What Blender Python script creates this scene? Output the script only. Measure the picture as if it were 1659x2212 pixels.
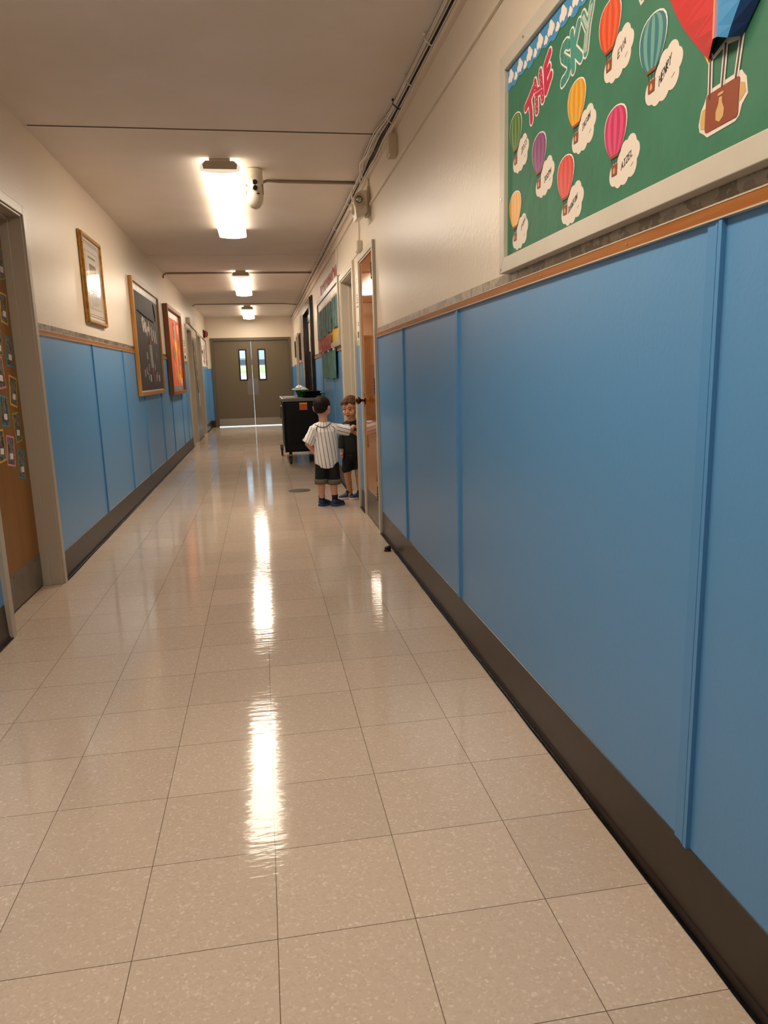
import bpy, bmesh, math, random
from mathutils import Vector, Matrix, Euler
from mathutils.bvhtree import BVHTree
random.seed(7)
for o in list(bpy.data.objects):
    bpy.data.objects.remove(o)
S = bpy.context.scene
COL = S.collection

# ------------------------------------------------------------------ room measures (metres)
W = 0.889          # right wall plane
XL = -1.229        # left wall plane
H = 2.6635         # ceiling
YN, YF = -3.6, 17.3
T = 0.3048         # floor tile
LIGHT_STRENGTH = 20.0
LIGHT_COL = (1.0, 0.86, 0.69)

# ------------------------------------------------------------------ camera
def make_camera():
    f, yaw, pit, rol = 1563.09, 0.16375, -0.19464, -0.02800
    fw = Vector((math.sin(yaw) * math.cos(pit), math.cos(yaw) * math.cos(pit), math.sin(pit)))
    r0 = Vector((math.cos(yaw), -math.sin(yaw), 0))
    u0 = r0.cross(fw)
    r = math.cos(rol) * r0 + math.sin(rol) * u0
    u = -math.sin(rol) * r0 + math.cos(rol) * u0
    cd = bpy.data.cameras.new('camera')
    cd.sensor_fit = 'AUTO'
    cd.sensor_width = 36
    cd.lens = f / 2212 * 36
    cd.shift_x = -5.0 / 2212
    cd.shift_y = 9.9 / 2212
    cd.clip_start = 0.02
    c = bpy.data.objects.new('camera', cd)
    COL.objects.link(c)
    m = Matrix((r, u, -fw)).transposed().to_4x4()
    m.translation = Vector((0.0347, -1.3877, 1.1958))
    c.matrix_world = m
    S.camera = c
make_camera()

# ------------------------------------------------------------------ world, exposure
wd = bpy.data.worlds.new('sky')
S.world = wd
wd.use_nodes = True
bg = wd.node_tree.nodes['Background']
bg.inputs[0].default_value = (0.80, 0.90, 1.0, 1)
bg.inputs[1].default_value = 3.3
S.view_settings.view_transform = 'Standard'
S.view_settings.look = 'None'
S.view_settings.gamma = 1
S.view_settings.exposure = 0.2
S.view_settings.use_curve_mapping = False

# ------------------------------------------------------------------ materials
def lin(c):
    return tuple((x / 12.92 if x <= 0.04045 else ((x + 0.055) / 1.055) ** 2.4) for x in c)

def hexc(h):
    return lin(tuple(int(h[i:i + 2], 16) / 255 for i in (0, 2, 4)))

MATS = {}
def mat(name, col, rough=0.5, metal=0.0, bump=None, vary=None, emit=None, spec=None, trans=None, coat=None, stretch=None):
    """col: hex; bump=(scale, strength[, detail]); vary=(scale, hex2, amount, [coords stretch])"""
    if name in MATS:
        return MATS[name]
    m = bpy.data.materials.new(name)
    m.use_nodes = True
    nt = m.node_tree
    b = nt.nodes['Principled BSDF']
    c = hexc(col)
    b.inputs['Base Color'].default_value = (*c, 1)
    b.inputs['Roughness'].default_value = rough
    b.inputs['Metallic'].default_value = metal
    if spec is not None:
        b.inputs['Specular IOR Level'].default_value = spec
    if trans:
        b.inputs['Transmission Weight'].default_value = trans
    if coat:
        b.inputs['Coat Weight'].default_value = coat
        b.inputs['Coat Roughness'].default_value = 0.08
    if bump or vary:
        tc = nt.nodes.new('ShaderNodeTexCoord')
        mp = nt.nodes.new('ShaderNodeMapping')
        nt.links.new(tc.outputs['Object'], mp.inputs[0])
        if stretch:
            mp.inputs['Scale'].default_value = stretch
    if bump:
        n = nt.nodes.new('ShaderNodeTexNoise')
        n.inputs['Scale'].default_value = bump[0]
        n.inputs['Detail'].default_value = bump[2] if len(bump) > 2 else 2
        nt.links.new(mp.outputs[0], n.inputs['Vector'])
        bp = nt.nodes.new('ShaderNodeBump')
        bp.inputs['Strength'].default_value = bump[1]
        bp.inputs['Distance'].default_value = 0.01
        nt.links.new(n.outputs['Fac'], bp.inputs['Height'])
        nt.links.new(bp.outputs[0], b.inputs['Normal'])
    if vary:
        n2 = nt.nodes.new('ShaderNodeTexNoise')
        n2.inputs['Scale'].default_value = vary[0]
        n2.inputs['Detail'].default_value = 3
        nt.links.new(mp.outputs[0], n2.inputs['Vector'])
        rp = nt.nodes.new('ShaderNodeValToRGB')
        rp.color_ramp.elements[0].position = 0.5 - vary[2]
        rp.color_ramp.elements[1].position = 0.5 + vary[2]
        rp.color_ramp.elements[0].color = (*c, 1)
        rp.color_ramp.elements[1].color = (*hexc(vary[1]), 1)
        nt.links.new(n2.outputs['Fac'], rp.inputs[0])
        nt.links.new(rp.outputs[0], b.inputs['Base Color'])
    if emit:
        b.inputs['Emission Color'].default_value = (*emit[0], 1)
        b.inputs['Emission Strength'].default_value = emit[1]
    MATS[name] = m
    return m

def N(nt, t, **kw):
    n = nt.nodes.new(t)
    for k, v in kw.items():
        setattr(n, k, v)
    return n

def mth(nt, op, a, b=None, c=None):
    n = nt.nodes.new('ShaderNodeMath')
    n.operation = op
    for i, v in enumerate((a, b, c)):
        if v is None:
            continue
        if isinstance(v, (int, float)):
            n.inputs[i].default_value = v
        else:
            nt.links.new(v, n.inputs[i])
    return n.outputs[0]

def floor_material():
    m = bpy.data.materials.new('vinyl_tile')
    m.use_nodes = True
    nt = m.node_tree
    b = nt.nodes['Principled BSDF']
    b.inputs['Specular IOR Level'].default_value = 0.23
    tc = N(nt, 'ShaderNodeTexCoord')
    sp = N(nt, 'ShaderNodeSeparateXYZ')
    nt.links.new(tc.outputs['Object'], sp.inputs[0])
    lines = []
    ids = []
    for ax in (0, 1):
        q = mth(nt, 'DIVIDE', sp.outputs[ax], T)
        ids.append(mth(nt, 'FLOOR', q))
        fr = mth(nt, 'FRACT', q)
        d = mth(nt, 'MINIMUM', fr, mth(nt, 'SUBTRACT', 1.0, fr))
        lines.append(mth(nt, 'LESS_THAN', d, 0.0027))
    ln = mth(nt, 'MAXIMUM', lines[0], lines[1])
    # speckle chips
    nz = N(nt, 'ShaderNodeTexNoise'); nz.inputs['Scale'].default_value = 60; nz.inputs['Detail'].default_value = 2
    nt.links.new(tc.outputs['Object'], nz.inputs['Vector'])
    off = N(nt, 'ShaderNodeVectorMath'); off.operation = 'SCALE'; off.inputs['Scale'].default_value = 0.016
    nt.links.new(nz.outputs['Color'], off.inputs[0])
    ad = N(nt, 'ShaderNodeVectorMath'); ad.operation = 'ADD'
    nt.links.new(tc.outputs['Object'], ad.inputs[0]); nt.links.new(off.outputs[0], ad.inputs[1])
    vo = N(nt, 'ShaderNodeTexVoronoi'); vo.inputs['Scale'].default_value = 170
    nt.links.new(ad.outputs[0], vo.inputs['Vector'])
    sc = N(nt, 'ShaderNodeSeparateColor'); nt.links.new(vo.outputs['Color'], sc.inputs[0])
    r1 = N(nt, 'ShaderNodeValToRGB')
    e = r1.color_ramp.elements
    e[0].position = 0.0; e[0].color = (*hexc('C1AD9A'), 1)
    e[1].position = 1.0; e[1].color = (*hexc('D9C9B8'), 1)
    for p_, c_ in ((0.2, 'C7B3A0'), (0.8, 'CAB6A3'), (0.93, 'D0BDAC')):
        k = e.new(p_); k.color = (*hexc(c_), 1)
    nt.links.new(sc.outputs[0], r1.inputs[0])
    mx = r1
    # tile to tile tint
    wn = N(nt, 'ShaderNodeTexWhiteNoise'); wn.noise_dimensions = '2D'
    cb = N(nt, 'ShaderNodeCombineXYZ'); nt.links.new(ids[0], cb.inputs[0]); nt.links.new(ids[1], cb.inputs[1])
    nt.links.new(cb.outputs[0], wn.inputs['Vector'])
    tv = mth(nt, 'MULTIPLY_ADD', wn.outputs['Value'], 0.10, 0.95)
    hs = N(nt, 'ShaderNodeHueSaturation'); nt.links.new(tv, hs.inputs['Value']); nt.links.new(mx.outputs[0], hs.inputs['Color'])
    m2 = N(nt, 'ShaderNodeMixRGB'); m2.inputs['Color2'].default_value = (*hexc('5E4C3E'), 1)
    nt.links.new(ln, m2.inputs['Fac']); nt.links.new(hs.outputs[0], m2.inputs['Color1'])
    nt.links.new(m2.outputs[0], b.inputs['Base Color'])
    # worn wax: ripples across the corridor
    mp = N(nt, 'ShaderNodeMapping'); mp.inputs['Scale'].default_value = (2.4, 10.0, 1)
    nt.links.new(tc.outputs['Object'], mp.inputs[0])
    n3 = N(nt, 'ShaderNodeTexNoise'); n3.inputs['Scale'].default_value = 4.5; n3.inputs['Detail'].default_value = 3
    nt.links.new(mp.outputs[0], n3.inputs['Vector'])
    bp = N(nt, 'ShaderNodeBump'); bp.inputs['Strength'].default_value = 0.065; bp.inputs['Distance'].default_value = 0.01
    nt.links.new(n3.outputs['Fac'], bp.inputs['Height'])
    nt.links.new(bp.outputs[0], b.inputs['Normal'])
    n4 = N(nt, 'ShaderNodeTexNoise'); n4.inputs['Scale'].default_value = 2.2; n4.inputs['Detail'].default_value = 3
    nt.links.new(tc.outputs['Object'], n4.inputs['Vector'])
    nt.links.new(mth(nt, 'MULTIPLY_ADD', n4.outputs['Fac'], 0.08, 0.035), b.inputs['Roughness'])
    return m

def wood_material(name, c1, c2, rough, scale=(30, 30, 1.2), coat=0.0, spec=0.5):
    m = bpy.data.materials.new(name)
    m.use_nodes = True
    nt = m.node_tree
    b = nt.nodes['Principled BSDF']
    tc = N(nt, 'ShaderNodeTexCoord')
    mp = N(nt, 'ShaderNodeMapping'); mp.inputs['Scale'].default_value = scale
    nt.links.new(tc.outputs['Object'], mp.inputs[0])
    n = N(nt, 'ShaderNodeTexNoise'); n.inputs['Scale'].default_value = 1.0; n.inputs['Detail'].default_value = 5
    nt.links.new(mp.outputs[0], n.inputs['Vector'])
    r = N(nt, 'ShaderNodeValToRGB')
    r.color_ramp.elements[0].position = 0.32; r.color_ramp.elements[0].color = (*hexc(c1), 1)
    r.color_ramp.elements[1].position = 0.7; r.color_ramp.elements[1].color = (*hexc(c2), 1)
    nt.links.new(n.outputs['Fac'], r.inputs[0]); nt.links.new(r.outputs[0], b.inputs['Base Color'])
    bp = N(nt, 'ShaderNodeBump'); bp.inputs['Strength'].default_value = 0.03; bp.inputs['Distance'].default_value = 0.003
    nt.links.new(n.outputs['Fac'], bp.inputs['Height']); nt.links.new(bp.outputs[0], b.inputs['Normal'])
    b.inputs['Roughness'].default_value = rough
    b.inputs['Specular IOR Level'].default_value = spec
    if coat:
        b.inputs['Coat Weight'].default_value = coat; b.inputs['Coat Roughness'].default_value = 0.06
    return m

def photo_material(name, cols, scale, rough=0.35):
    """blotchy printed picture: voronoi cells mapped onto a palette"""
    m = bpy.data.materials.new(name)
    m.use_nodes = True
    nt = m.node_tree
    b = nt.nodes['Principled BSDF']
    tc = N(nt, 'ShaderNodeTexCoord')
    mp = N(nt, 'ShaderNodeMapping'); mp.inputs['Scale'].default_value = scale
    nt.links.new(tc.outputs['Object'], mp.inputs[0])
    nz = N(nt, 'ShaderNodeTexNoise'); nz.inputs['Scale'].default_value = 1.0; nz.inputs['Detail'].default_value = 4; nz.inputs['Roughness'].default_value = 0.6
    nt.links.new(mp.outputs[0], nz.inputs['Vector'])
    r = N(nt, 'ShaderNodeValToRGB'); r.color_ramp.interpolation = 'CONSTANT'
    e = r.color_ramp.elements
    e[0].position = 0; e[0].color = (*hexc(cols[0]), 1)
    e[1].position = 0.36; e[1].color = (*hexc(cols[1]), 1)
    for i, c in enumerate(cols[2:]):
        k = e.new(0.36 + 0.30 * (i + 1) / (len(cols) - 1)); k.color = (*hexc(c), 1)
    nt.links.new(nz.outputs['Fac'], r.inputs[0]); nt.links.new(r.outputs[0], b.inputs['Base Color'])
    b.inputs['Roughness'].default_value = rough
    return m

M = {}
M['floor'] = floor_material()
M['cream'] = mat('cream_wall_paint', 'E3D5C2', 0.33, spec=.24, bump=(75, 0.14, 3), stretch=(1, 1, .6))
M['blue'] = mat('blue_wall_paint', '5D95C5', 0.34, bump=(85, 0.05, 3))
M['blue_strip'] = mat('blue_batten_paint', '5590C2', 0.38, bump=(60, 0.03))
M['ceil'] = mat('ceiling_paint', 'E9DFD7', 0.6, bump=(60, 0.05), vary=(2.5, 'E3D8CA', 0.2))
M['base'] = mat('brown_cove_vinyl', '2B201A', 0.34, bump=(20, 0.04), vary=(9, '34281F', 0.25))
M['black_gloss'] = mat('black_sealant', '0B0908', 0.18, bump=(25, 0.3))
M['casing'] = mat('grey_beige_trim_paint', 'B3A694', 0.34, bump=(90, 0.03))
M['casing_light'] = mat('pale_trim_paint', 'CFC3B0', 0.34, bump=(90, 0.03))
M['frame_grey'] = mat('pale_grey_frame_paint', 'CBC3B3', 0.4, bump=(70, 0.04), vary=(6, 'C3BBAB', 0.2))
M['rail_wood'] = wood_material('orange_rail_wood', '94561F', 'A96A30', 0.5, (60, 3, 60), spec=.3)
M['rail_edge'] = mat('rail_edge_metal', 'C6B79F', 0.4)
M['screw'] = mat('brass_screw', 'C9A86A', 0.3, 0.9)
M['door_wood'] = wood_material('varnished_oak', '8A470A', 'A8631A', 0.05, (26, 26, 0.9), spec=.22)
M['door_wood_dark'] = wood_material('brown_veneer', '82500F', '915F1A', 0.4, (20, 20, 0.8))
M['kick'] = mat('scuffed_steel', '8C8478', 0.38, 0.75, bump=(30, 0.05), vary=(14, '7B7368', 0.2))
M['steel'] = mat('brushed_steel', 'B8B0A2', 0.25, 0.9, bump=(40, 0.04))
M['dark_metal'] = mat('dark_metal', '2A2623', 0.35, 0.6)
M['bronze'] = mat('bronze_knob', '55381F', 0.22, 0.9)
M['olive'] = mat('olive_door_paint', '665944', 0.36, bump=(60, 0.03))
M['olive_frame'] = mat('olive_frame_paint', '5E5443', 0.34)
M['grey_leaf'] = mat('grey_door_paint', '8D867B', 0.36)
M['glass'] = mat('window_glass', 'FFFFFF', 0.0, trans=1.0)
M['lens'] = mat('lit_lens', 'FFF4E0', 0.4, emit=(LIGHT_COL, LIGHT_STRENGTH))
M['lens_side'] = mat('lit_lens_side', 'FFF4E0', 0.4, emit=(LIGHT_COL, LIGHT_STRENGTH * 0.18))
M['lens_rim'] = mat('lens_rim', 'F2E0B0', 0.4, emit=(LIGHT_COL, LIGHT_STRENGTH * 0.03))
M['cap'] = mat('fixture_end_cap', 'C2B29C', 0.5)
M['white_plastic'] = mat('white_plastic', 'DED4C2', 0.35)
M['beige_plastic'] = mat('beige_plastic', 'C9B89B', 0.4)
M['cable'] = mat('grey_white_cable', 'E4DACE', 0.45)
M['cable_dark'] = mat('dark_cable', '2B2422', 0.5)
M['conduit'] = mat('painted_conduit', '978877', 0.38)
M['black_lens'] = mat('black_lens', '08080A', 0.06, coat=0.6)
M['green_paper'] = mat('green_paper', '2F6C50', 0.55, bump=(9, 0.55, 5), vary=(7, '377759', 0.25))
M['white_paper'] = mat('white_paper', 'EFE2D6', 0.5)
M['offwhite'] = mat('offwhite_paper', 'E2D5C6', 0.5)
M['sky_paper'] = mat('sky_blue_paper', '438DBB', 0.5)
M['ink'] = mat('black_ink', '15120F', 0.5)
M['red_letter'] = mat('raspberry_letter', 'C0264A', 0.5)
M['teal_letter'] = mat('teal_letter', '43907F', 0.5)
M['teal_letter2'] = mat('teal_letter_dark', '357B70', 0.5)
M['brown_paper'] = mat('brown_paper', '8C4327', 0.5)
M['tan_paper'] = mat('tan_paper', 'CFA56A', 0.5)
M['rope_ink'] = mat('rope_ink', '4A3F4C', 0.5)
M['red_card'] = mat('red_card', 'CF2E2C', 0.55, bump=(60, 0.05))
M['blue_card'] = mat('blue_card', '2785BC', 0.5, bump=(60, 0.05))
M['navy_card'] = mat('navy_card', '12407A', 0.5)
M['orange_card'] = mat('orange_card', 'F08A3C', 0.5)
M['yellow_card'] = mat('yellow_card', 'EDBE2E', 0.5)
M['gold'] = wood_material('gold_frame_wood', '8A5A14', 'BE8A2A', 0.28, (40, 3, 40))
M['oak'] = wood_material('oak_frame_wood', 'A6702C', 'BD873E', 0.4, (30, 30, 3))
M['dark_oak'] = wood_material('brown_frame_wood', '7A4A1E', '8E5A26', 0.4, (30, 30, 3))
M['mat_board'] = mat('mat_board', 'DDCFC0', 0.6)
M['pic_glass'] = mat('picture_print_under_glass', 'EDE4D8', 0.06, coat=1.0)
M['print_grey'] = mat('print_grey', '8E877C', 0.08, coat=1.0, vary=(30, '5F5A52', 0.2))
M['text_grey'] = mat('printed_text', '6B6258', 0.3)
M['maroon'] = mat('maroon_line', '5A2F26', 0.4)
M['brown_felt'] = mat('dark_brown_paper', '35261E', 0.6, bump=(12, 0.15))
M['orange_paper'] = mat('orange_paper', 'DF5F2E', 0.6, vary=(9, 'D8572E', 0.2))
M['rocket_grey'] = mat('silver_paper', '9AA09E', 0.4, vary=(20, '7F8886', 0.2))
M['rocket_red'] = mat('dark_red_paper', '8E2A2C', 0.5)
M['pink_paper'] = mat('pink_paper', 'C28A86', 0.5)
M['grey_print'] = photo_material('grey_printed_border', ['4A4A46', 'D8D0C4', '8E8A82', 'EDE6DA'], (60, 60, 8))
M['photo_strip'] = photo_material('photo_border', ['7A6E60', '9A8D7B', 'AFA18D', '8A7E6E', 'A5977F'], (8, 7, 10), 0.3)
M['photo_strip_dark'] = photo_material('dark_photo_border', ['2E2A26', '5E564A', '4A4238', '8A8070', '6B6256'], (8, 9, 14), 0.3)
M['snap'] = photo_material('snapshot_print', ['1E201C', '3E4A3C', '26262A', '93826F', '54626C', '202327'], (34, 34, 24), 0.3)
M['teal_streak'] = photo_material('teal_painted_paper', ['34484A', '5A7C7E', '6E9190', '465E5C', '66827E'], (30, 34, 3), 0.6)
M['teal_streak2'] = photo_material('teal_collage_paper', ['4E4238', '4F8C86', '5C8476', '3F6A64', '5F958A'], (20, 26, 4), 0.6)
M['teal_edge'] = mat('teal_frame_paper', '3F8C90', 0.5)
M['yellow_edge'] = mat('yellow_frame_paper', 'D8B24C', 0.5)
M['pink_edge'] = mat('pink_frame_paper', 'E08A9A', 0.5)
M['olive_edge'] = mat('olive_frame_paper', '9A9A4C', 0.5)
M['black_plastic'] = mat('black_plastic', '0A0909', 0.5, spec=.25, bump=(40, 0.05))
M['black_panel'] = mat('black_panel_plastic', '080808', 0.4, spec=.25)
M['grey_top'] = mat('grey_cart_top', '77736E', 0.35)
M['rubber'] = mat('black_rubber', '0E0D0D', 0.5)
M['label_orange'] = mat('orange_label', 'D9541E', 0.5)
M['green_tray'] = mat('green_tray_plastic', '1F6A38', 0.3)
M['bag'] = mat('clear_plastic_bag', 'D5DCD8', 0.18, bump=(25, 0.9, 4), spec=0.8)
M['black_frame'] = mat('black_brown_frame', '1B1210', 0.22, coat=0.3)
M['dark_glass'] = mat('dark_door_glass', '6E6252', 0.04, coat=1.0)
M['birch'] = mat('birch_paper', 'CDBBA3', 0.6, vary=(14, 'BFAE96', 0.2))
M['birch_mark'] = mat('birch_mark', '8B7763', 0.6)
M['leaf_brown'] = mat('leaf_collage', '6B5238', 0.6, vary=(35, 'A08A60', 0.15))
M['horn_red'] = mat('alarm_red', '8E2620', 0.4)
M['drain'] = mat('drain_brass', '453C2C', 0.5, 0.15, spec=.15, bump=(50, 0.1))
# outdoors
M['grass'] = mat('lawn', '5C9A48', 0.9, vary=(3, '84B860', 0.3))
M['concrete'] = mat('pale_concrete', 'C8CCCC', 0.9)
M['hedge'] = mat('hedge_leaves', '8FB26E', 0.9, bump=(8, 0.8), vary=(3, 'B5CC92', 0.2))
M['facade'] = mat('grey_facade', 'A9BAC4', 0.7)
M['facade_dark'] = mat('dark_canopy', '3E4A4E', 0.7)
M['facade_glass'] = mat('pale_glazing', 'B4D2E4', 0.4)

# ------------------------------------------------------------------ mesh builder and scene bookkeeping
class MB:
    def __init__(s):
        s.v = []; s.f = []; s.m = []; s.mi = 0
    def use(s, i):
        s.mi = i; return s
    def add(s, vs, fs):
        b = len(s.v)
        s.v += [tuple(x) for x in vs]
        s.f += [tuple(i + b for i in f) for f in fs]
        s.m += [s.mi] * len(fs)
        return s
    def box(s, x0, x1, y0, y1, z0, z1):
        vs = [(x, y, z) for x in (x0, x1) for y in (y0, y1) for z in (z0, z1)]
        return s.add(vs, [(0, 1, 3, 2), (4, 6, 7, 5), (0, 4, 5, 1), (2, 3, 7, 6), (0, 2, 6, 4), (1, 5, 7, 3)])
    def prism(s, poly, fn, d0, d1):
        """poly: list of (a,b); fn(a,b,d)->xyz"""
        n = len(poly)
        vs = [fn(a, b, d0) for a, b in poly] + [fn(a, b, d1) for a, b in poly]
        fs = [tuple(range(n)), tuple(range(2 * n - 1, n - 1, -1))] + [(i, (i + 1) % n, n + (i + 1) % n, n + i) for i in range(n)]
        return s.add(vs, fs)
    def tube(s, path, r, n=8):
        path = [Vector(p) for p in path]
        rr = r if isinstance(r, (list, tuple)) else [r] * len(path)
        rings = []
        up = Vector((0, 0, 1))
        for i, p in enumerate(path):
            d = (path[min(i + 1, len(path) - 1)] - path[max(i - 1, 0)]).normalized()
            a = d.cross(up)
            if a.length < 0.05:
                a = d.cross(Vector((1, 0, 0)))
            a.normalize(); b = d.cross(a)
            rings.append([p + rr[i] * (math.cos(2 * math.pi * k / n) * a + math.sin(2 * math.pi * k / n) * b) for k in range(n)])
        vs = [v for g in rings for v in g]
        fs = []
        for i in range(len(path) - 1):
            for k in range(n):
                fs.append((i * n + k, i * n + (k + 1) % n, (i + 1) * n + (k + 1) % n, (i + 1) * n + k))
        fs += [tuple(range(n - 1, -1, -1)), tuple((len(path) - 1) * n + k for k in range(n))]
        return s.add(vs, fs)
    def lathe(s, prof, c, axis='z', n=20, sx=1, sy=1):
        """prof: list of (r, h) along the axis from point c"""
        c = Vector(c)
        def P(r, h, t):
            a, b = r * math.cos(t) * sx, r * math.sin(t) * sy
            return c + (Vector((a, b, h)) if axis == 'z' else Vector((h, a, b)) if axis == 'x' else Vector((a, h, b)))
        vs = [P(max(r, 1e-4), h, 2 * math.pi * k / n) for r, h in prof for k in range(n)]
        fs = []
        for i in range(len(prof) - 1):
            for k in range(n):
                fs.append((i * n + k, i * n + (k + 1) % n, (i + 1) * n + (k + 1) % n, (i + 1) * n + k))
        fs += [tuple(range(n - 1, -1, -1)), tuple((len(prof) - 1) * n + k for k in range(n))]
        return s.add(vs, fs)
    def ball(s, c, r, n=14, m=9, rot=None):
        rx, ry, rz = r if isinstance(r, (list, tuple)) else (r, r, r)
        c = Vector(c)
        R = Euler(rot).to_matrix() if rot else Matrix.Identity(3)
        vs = [c + R @ Vector((0, 0, rz))]
        for j in range(1, m):
            t = math.pi * j / m
            for k in range(n):
                p = 2 * math.pi * k / n
                vs.append(c + R @ Vector((rx * math.sin(t) * math.cos(p), ry * math.sin(t) * math.sin(p), rz * math.cos(t))))
        vs.append(c + R @ Vector((0, 0, -rz)))
        fs = [(0, 1 + k, 1 + (k + 1) % n) for k in range(n)]
        for j in range(m - 2):
            for k in range(n):
                a = 1 + j * n
                fs.append((a + k, a + n + k, a + n + (k + 1) % n, a + (k + 1) % n))
        L = len(vs) - 1; a = 1 + (m - 2) * n
        fs += [(L, a + (k + 1) % n, a + k) for k in range(n)]
        return s.add(vs, fs)
    def cap(s, p0, r0, p1, r1, n=12):
        """closed tapered capsule"""
        p0, p1 = Vector(p0), Vector(p1)
        s.tube([p0, p1], [r0, r1], n)
        s.ball(p0, r0); s.ball(p1, r1)
        return s
    def build(s, name, mats, parent=None, smooth=False, bevel=0.0, normals=True):
        me = bpy.data.meshes.new(name)
        me.from_pydata(s.v, [], s.f)
        if not isinstance(mats, (list, tuple)):
            mats = [mats]
        for m in mats:
            me.materials.append(m)
        if len(mats) > 1:
            me.polygons.foreach_set('material_index', s.m)
        if normals:
            bm = bmesh.new(); bm.from_mesh(me)
            bmesh.ops.recalc_face_normals(bm, faces=bm.faces)
            bm.to_mesh(me); bm.free()
        if smooth:
            me.polygons.foreach_set('use_smooth', [True] * len(me.polygons))
        o = bpy.data.objects.new(name, me)
        COL.objects.link(o)
        if parent is not None:
            o.parent = parent
            o.matrix_parent_inverse = Matrix.Translation(-Vector(parent.location))
        if bevel:
            md = o.modifiers.new('bevel', 'BEVEL'); md.width = bevel; md.segments = 2; md.limit_method = 'ANGLE'
            md.angle_limit = math.radians(40)
        return o

def tag(o, label=None, cat=None, group=None, kind=None):
    if label: o['label'] = label
    if cat: o['category'] = cat
    if group: o['group'] = group
    if kind: o['kind'] = kind
    return o

def thing(name, label, cat, loc, group=None, kind=None):
    o = bpy.data.objects.new(name, None)
    o.empty_display_size = 0.05
    COL.objects.link(o)
    o.location = loc
    return tag(o, label, cat, group, kind)

def PR(y, z, d): return (W - d, y, z)        # on the right wall, d out into the corridor
def PL(y, z, d): return (XL + d, y, z)       # on the left wall
def PFar(x, z, d): return (x, YF - d, z)

def rect(a0, a1, b0, b1):
    return [(a0, b0), (a1, b0), (a1, b1), (a0, b1)]

def rrect(a0, a1, b0, b1, r, n=4):
    a0, a1 = min(a0, a1), max(a0, a1)
    pts = []
    for cx, cy, t0 in ((a1 - r, b1 - r, 0), (a0 + r, b1 - r, 90), (a0 + r, b0 + r, 180), (a1 - r, b0 + r, 270)):
        for k in range(n + 1):
            t = math.radians(t0 + 90 * k / n)
            pts.append((cx + r * math.cos(t), cy + r * math.sin(t)))
    return pts

def ring_frame(mb, fn, a0, a1, b0, b1, w, d0, d1):
    """picture frame of four mitred members"""
    o = [(a0, b0), (a1, b0), (a1, b1), (a0, b1)]
    sa = 1 if a1 > a0 else -1
    i = [(a0 + sa * w, b0 + w), (a1 - sa * w, b0 + w), (a1 - sa * w, b1 - w), (a0 + sa * w, b1 - w)]
    for k in range(4):
        j = (k + 1) % 4
        mb.prism([o[k], o[j], i[j], i[k]], fn, d0, d1)
    return mb

def disc(c, r, n=10):
    return [(c[0] + r * math.cos(2 * math.pi * k / n), c[1] + r * math.sin(2 * math.pi * k / n)) for k in range(n)]

def strokes(mb, lines, fn, d0, d1, r, ratio=1.0):
    """thick round-ended strokes lying on a plane"""
    e = 0.0
    for ln in lines:
        for i in range(len(ln) - 1):
            (a, b), (c, d) = ln[i], ln[i + 1]
            L = math.hypot(c - a, d - b) or 1e-6
            nx, ny = -(d - b) / L * r, (c - a) / L * r
            mb.prism([(a + nx, b + ny), (c + nx, d + ny), (c - nx, d - ny), (a - nx, b - ny)], fn, d0, d1 + e)
            e += 2e-6
        for p in ln:
            mb.prism(disc(p, r), fn, d0, d1 + e)
            e += 2e-6
    return mb

FONT = {
 'A': [[(0, 0), (.3, 1), (.6, 0)], [(.12, .4), (.48, .4)]], 'D': [[(0, 0), (0, 1), (.35, .9), (.6, .5), (.35, .08), (0, 0)]],
 'E': [[(.55, 1), (0, 1), (0, 0), (.55, 0)], [(0, .5), (.42, .52)]], 'H': [[(0, 0), (0, 1)], [(.6, 0), (.6, 1)], [(0, .5), (.6, .5)]],
 'I': [[(.3, 0), (.3, 1)], [(.05, 1), (.55, 1)], [(.05, 0), (.55, 0)]], 'J': [[(.1, 1), (.6, 1)], [(.4, 1), (.36, .15), (.2, 0), (0, .15)]],
 'L': [[(0, 1), (0, 0), (.5, 0)]], 'N': [[(0, 0), (0, 1), (.55, 0), (.55, 1)]], 'O': [[(.3, 1), (.05, .75), (.05, .25), (.3, 0), (.55, .25), (.55, .75), (.3, 1)]],
 'P': [[(0, 0), (0, 1), (.45, .95), (.5, .65), (0, .5)]], 'R': [[(0, 0), (0, 1), (.45, .95), (.5, .65), (0, .5), (.55, 0)]],
 'S': [[(.5, .9), (.25, 1), (.03, .8), (.45, .3), (.25, 0), (0, .12)]], 'V': [[(0, 1), (.3, 0), (.6, 1)]], 'W': [[(0, 1), (.15, 0), (.32, .65), (.5, 0), (.65, 1)]],
 'Y': [[(0, 1), (.3, .5), (.6, 1)], [(.3, .5), (.25, 0)]], 'Z': [[(0, 1), (.55, 1), (0, 0), (.55, 0)]]}

def lettering(mb, text, p0, p1, pt, fn, d0, d1, r):
    """hand lettering from baseline start p0 to end p1, pt = a point at cap height over p0"""
    n = len(text)
    ex = ((p1[0] - p0[0]) / (n * 0.8 - 0.2), (p1[1] - p0[1]) / (n * 0.8 - 0.2))
    up = (0.12 * (p1[0] - p0[0]) / n, pt[1] - p0[1])
    for k, ch in enumerate(text):
        for ln in FONT[ch]:
            q = [(p0[0] + (k * .8 + x) * ex[0] + y * up[0], p0[1] + (k * .8 + x) * ex[1] + y * up[1]) for x, y in ln]
            strokes(mb, [q], fn, d0, d1, r)
    return mb

# ------------------------------------------------------------------ SETTING
def st(name, mb, mats, label, cat, group=None, **k):
    return tag(mb.build(name, mats, **k), label, cat, group, 'structure')

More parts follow.
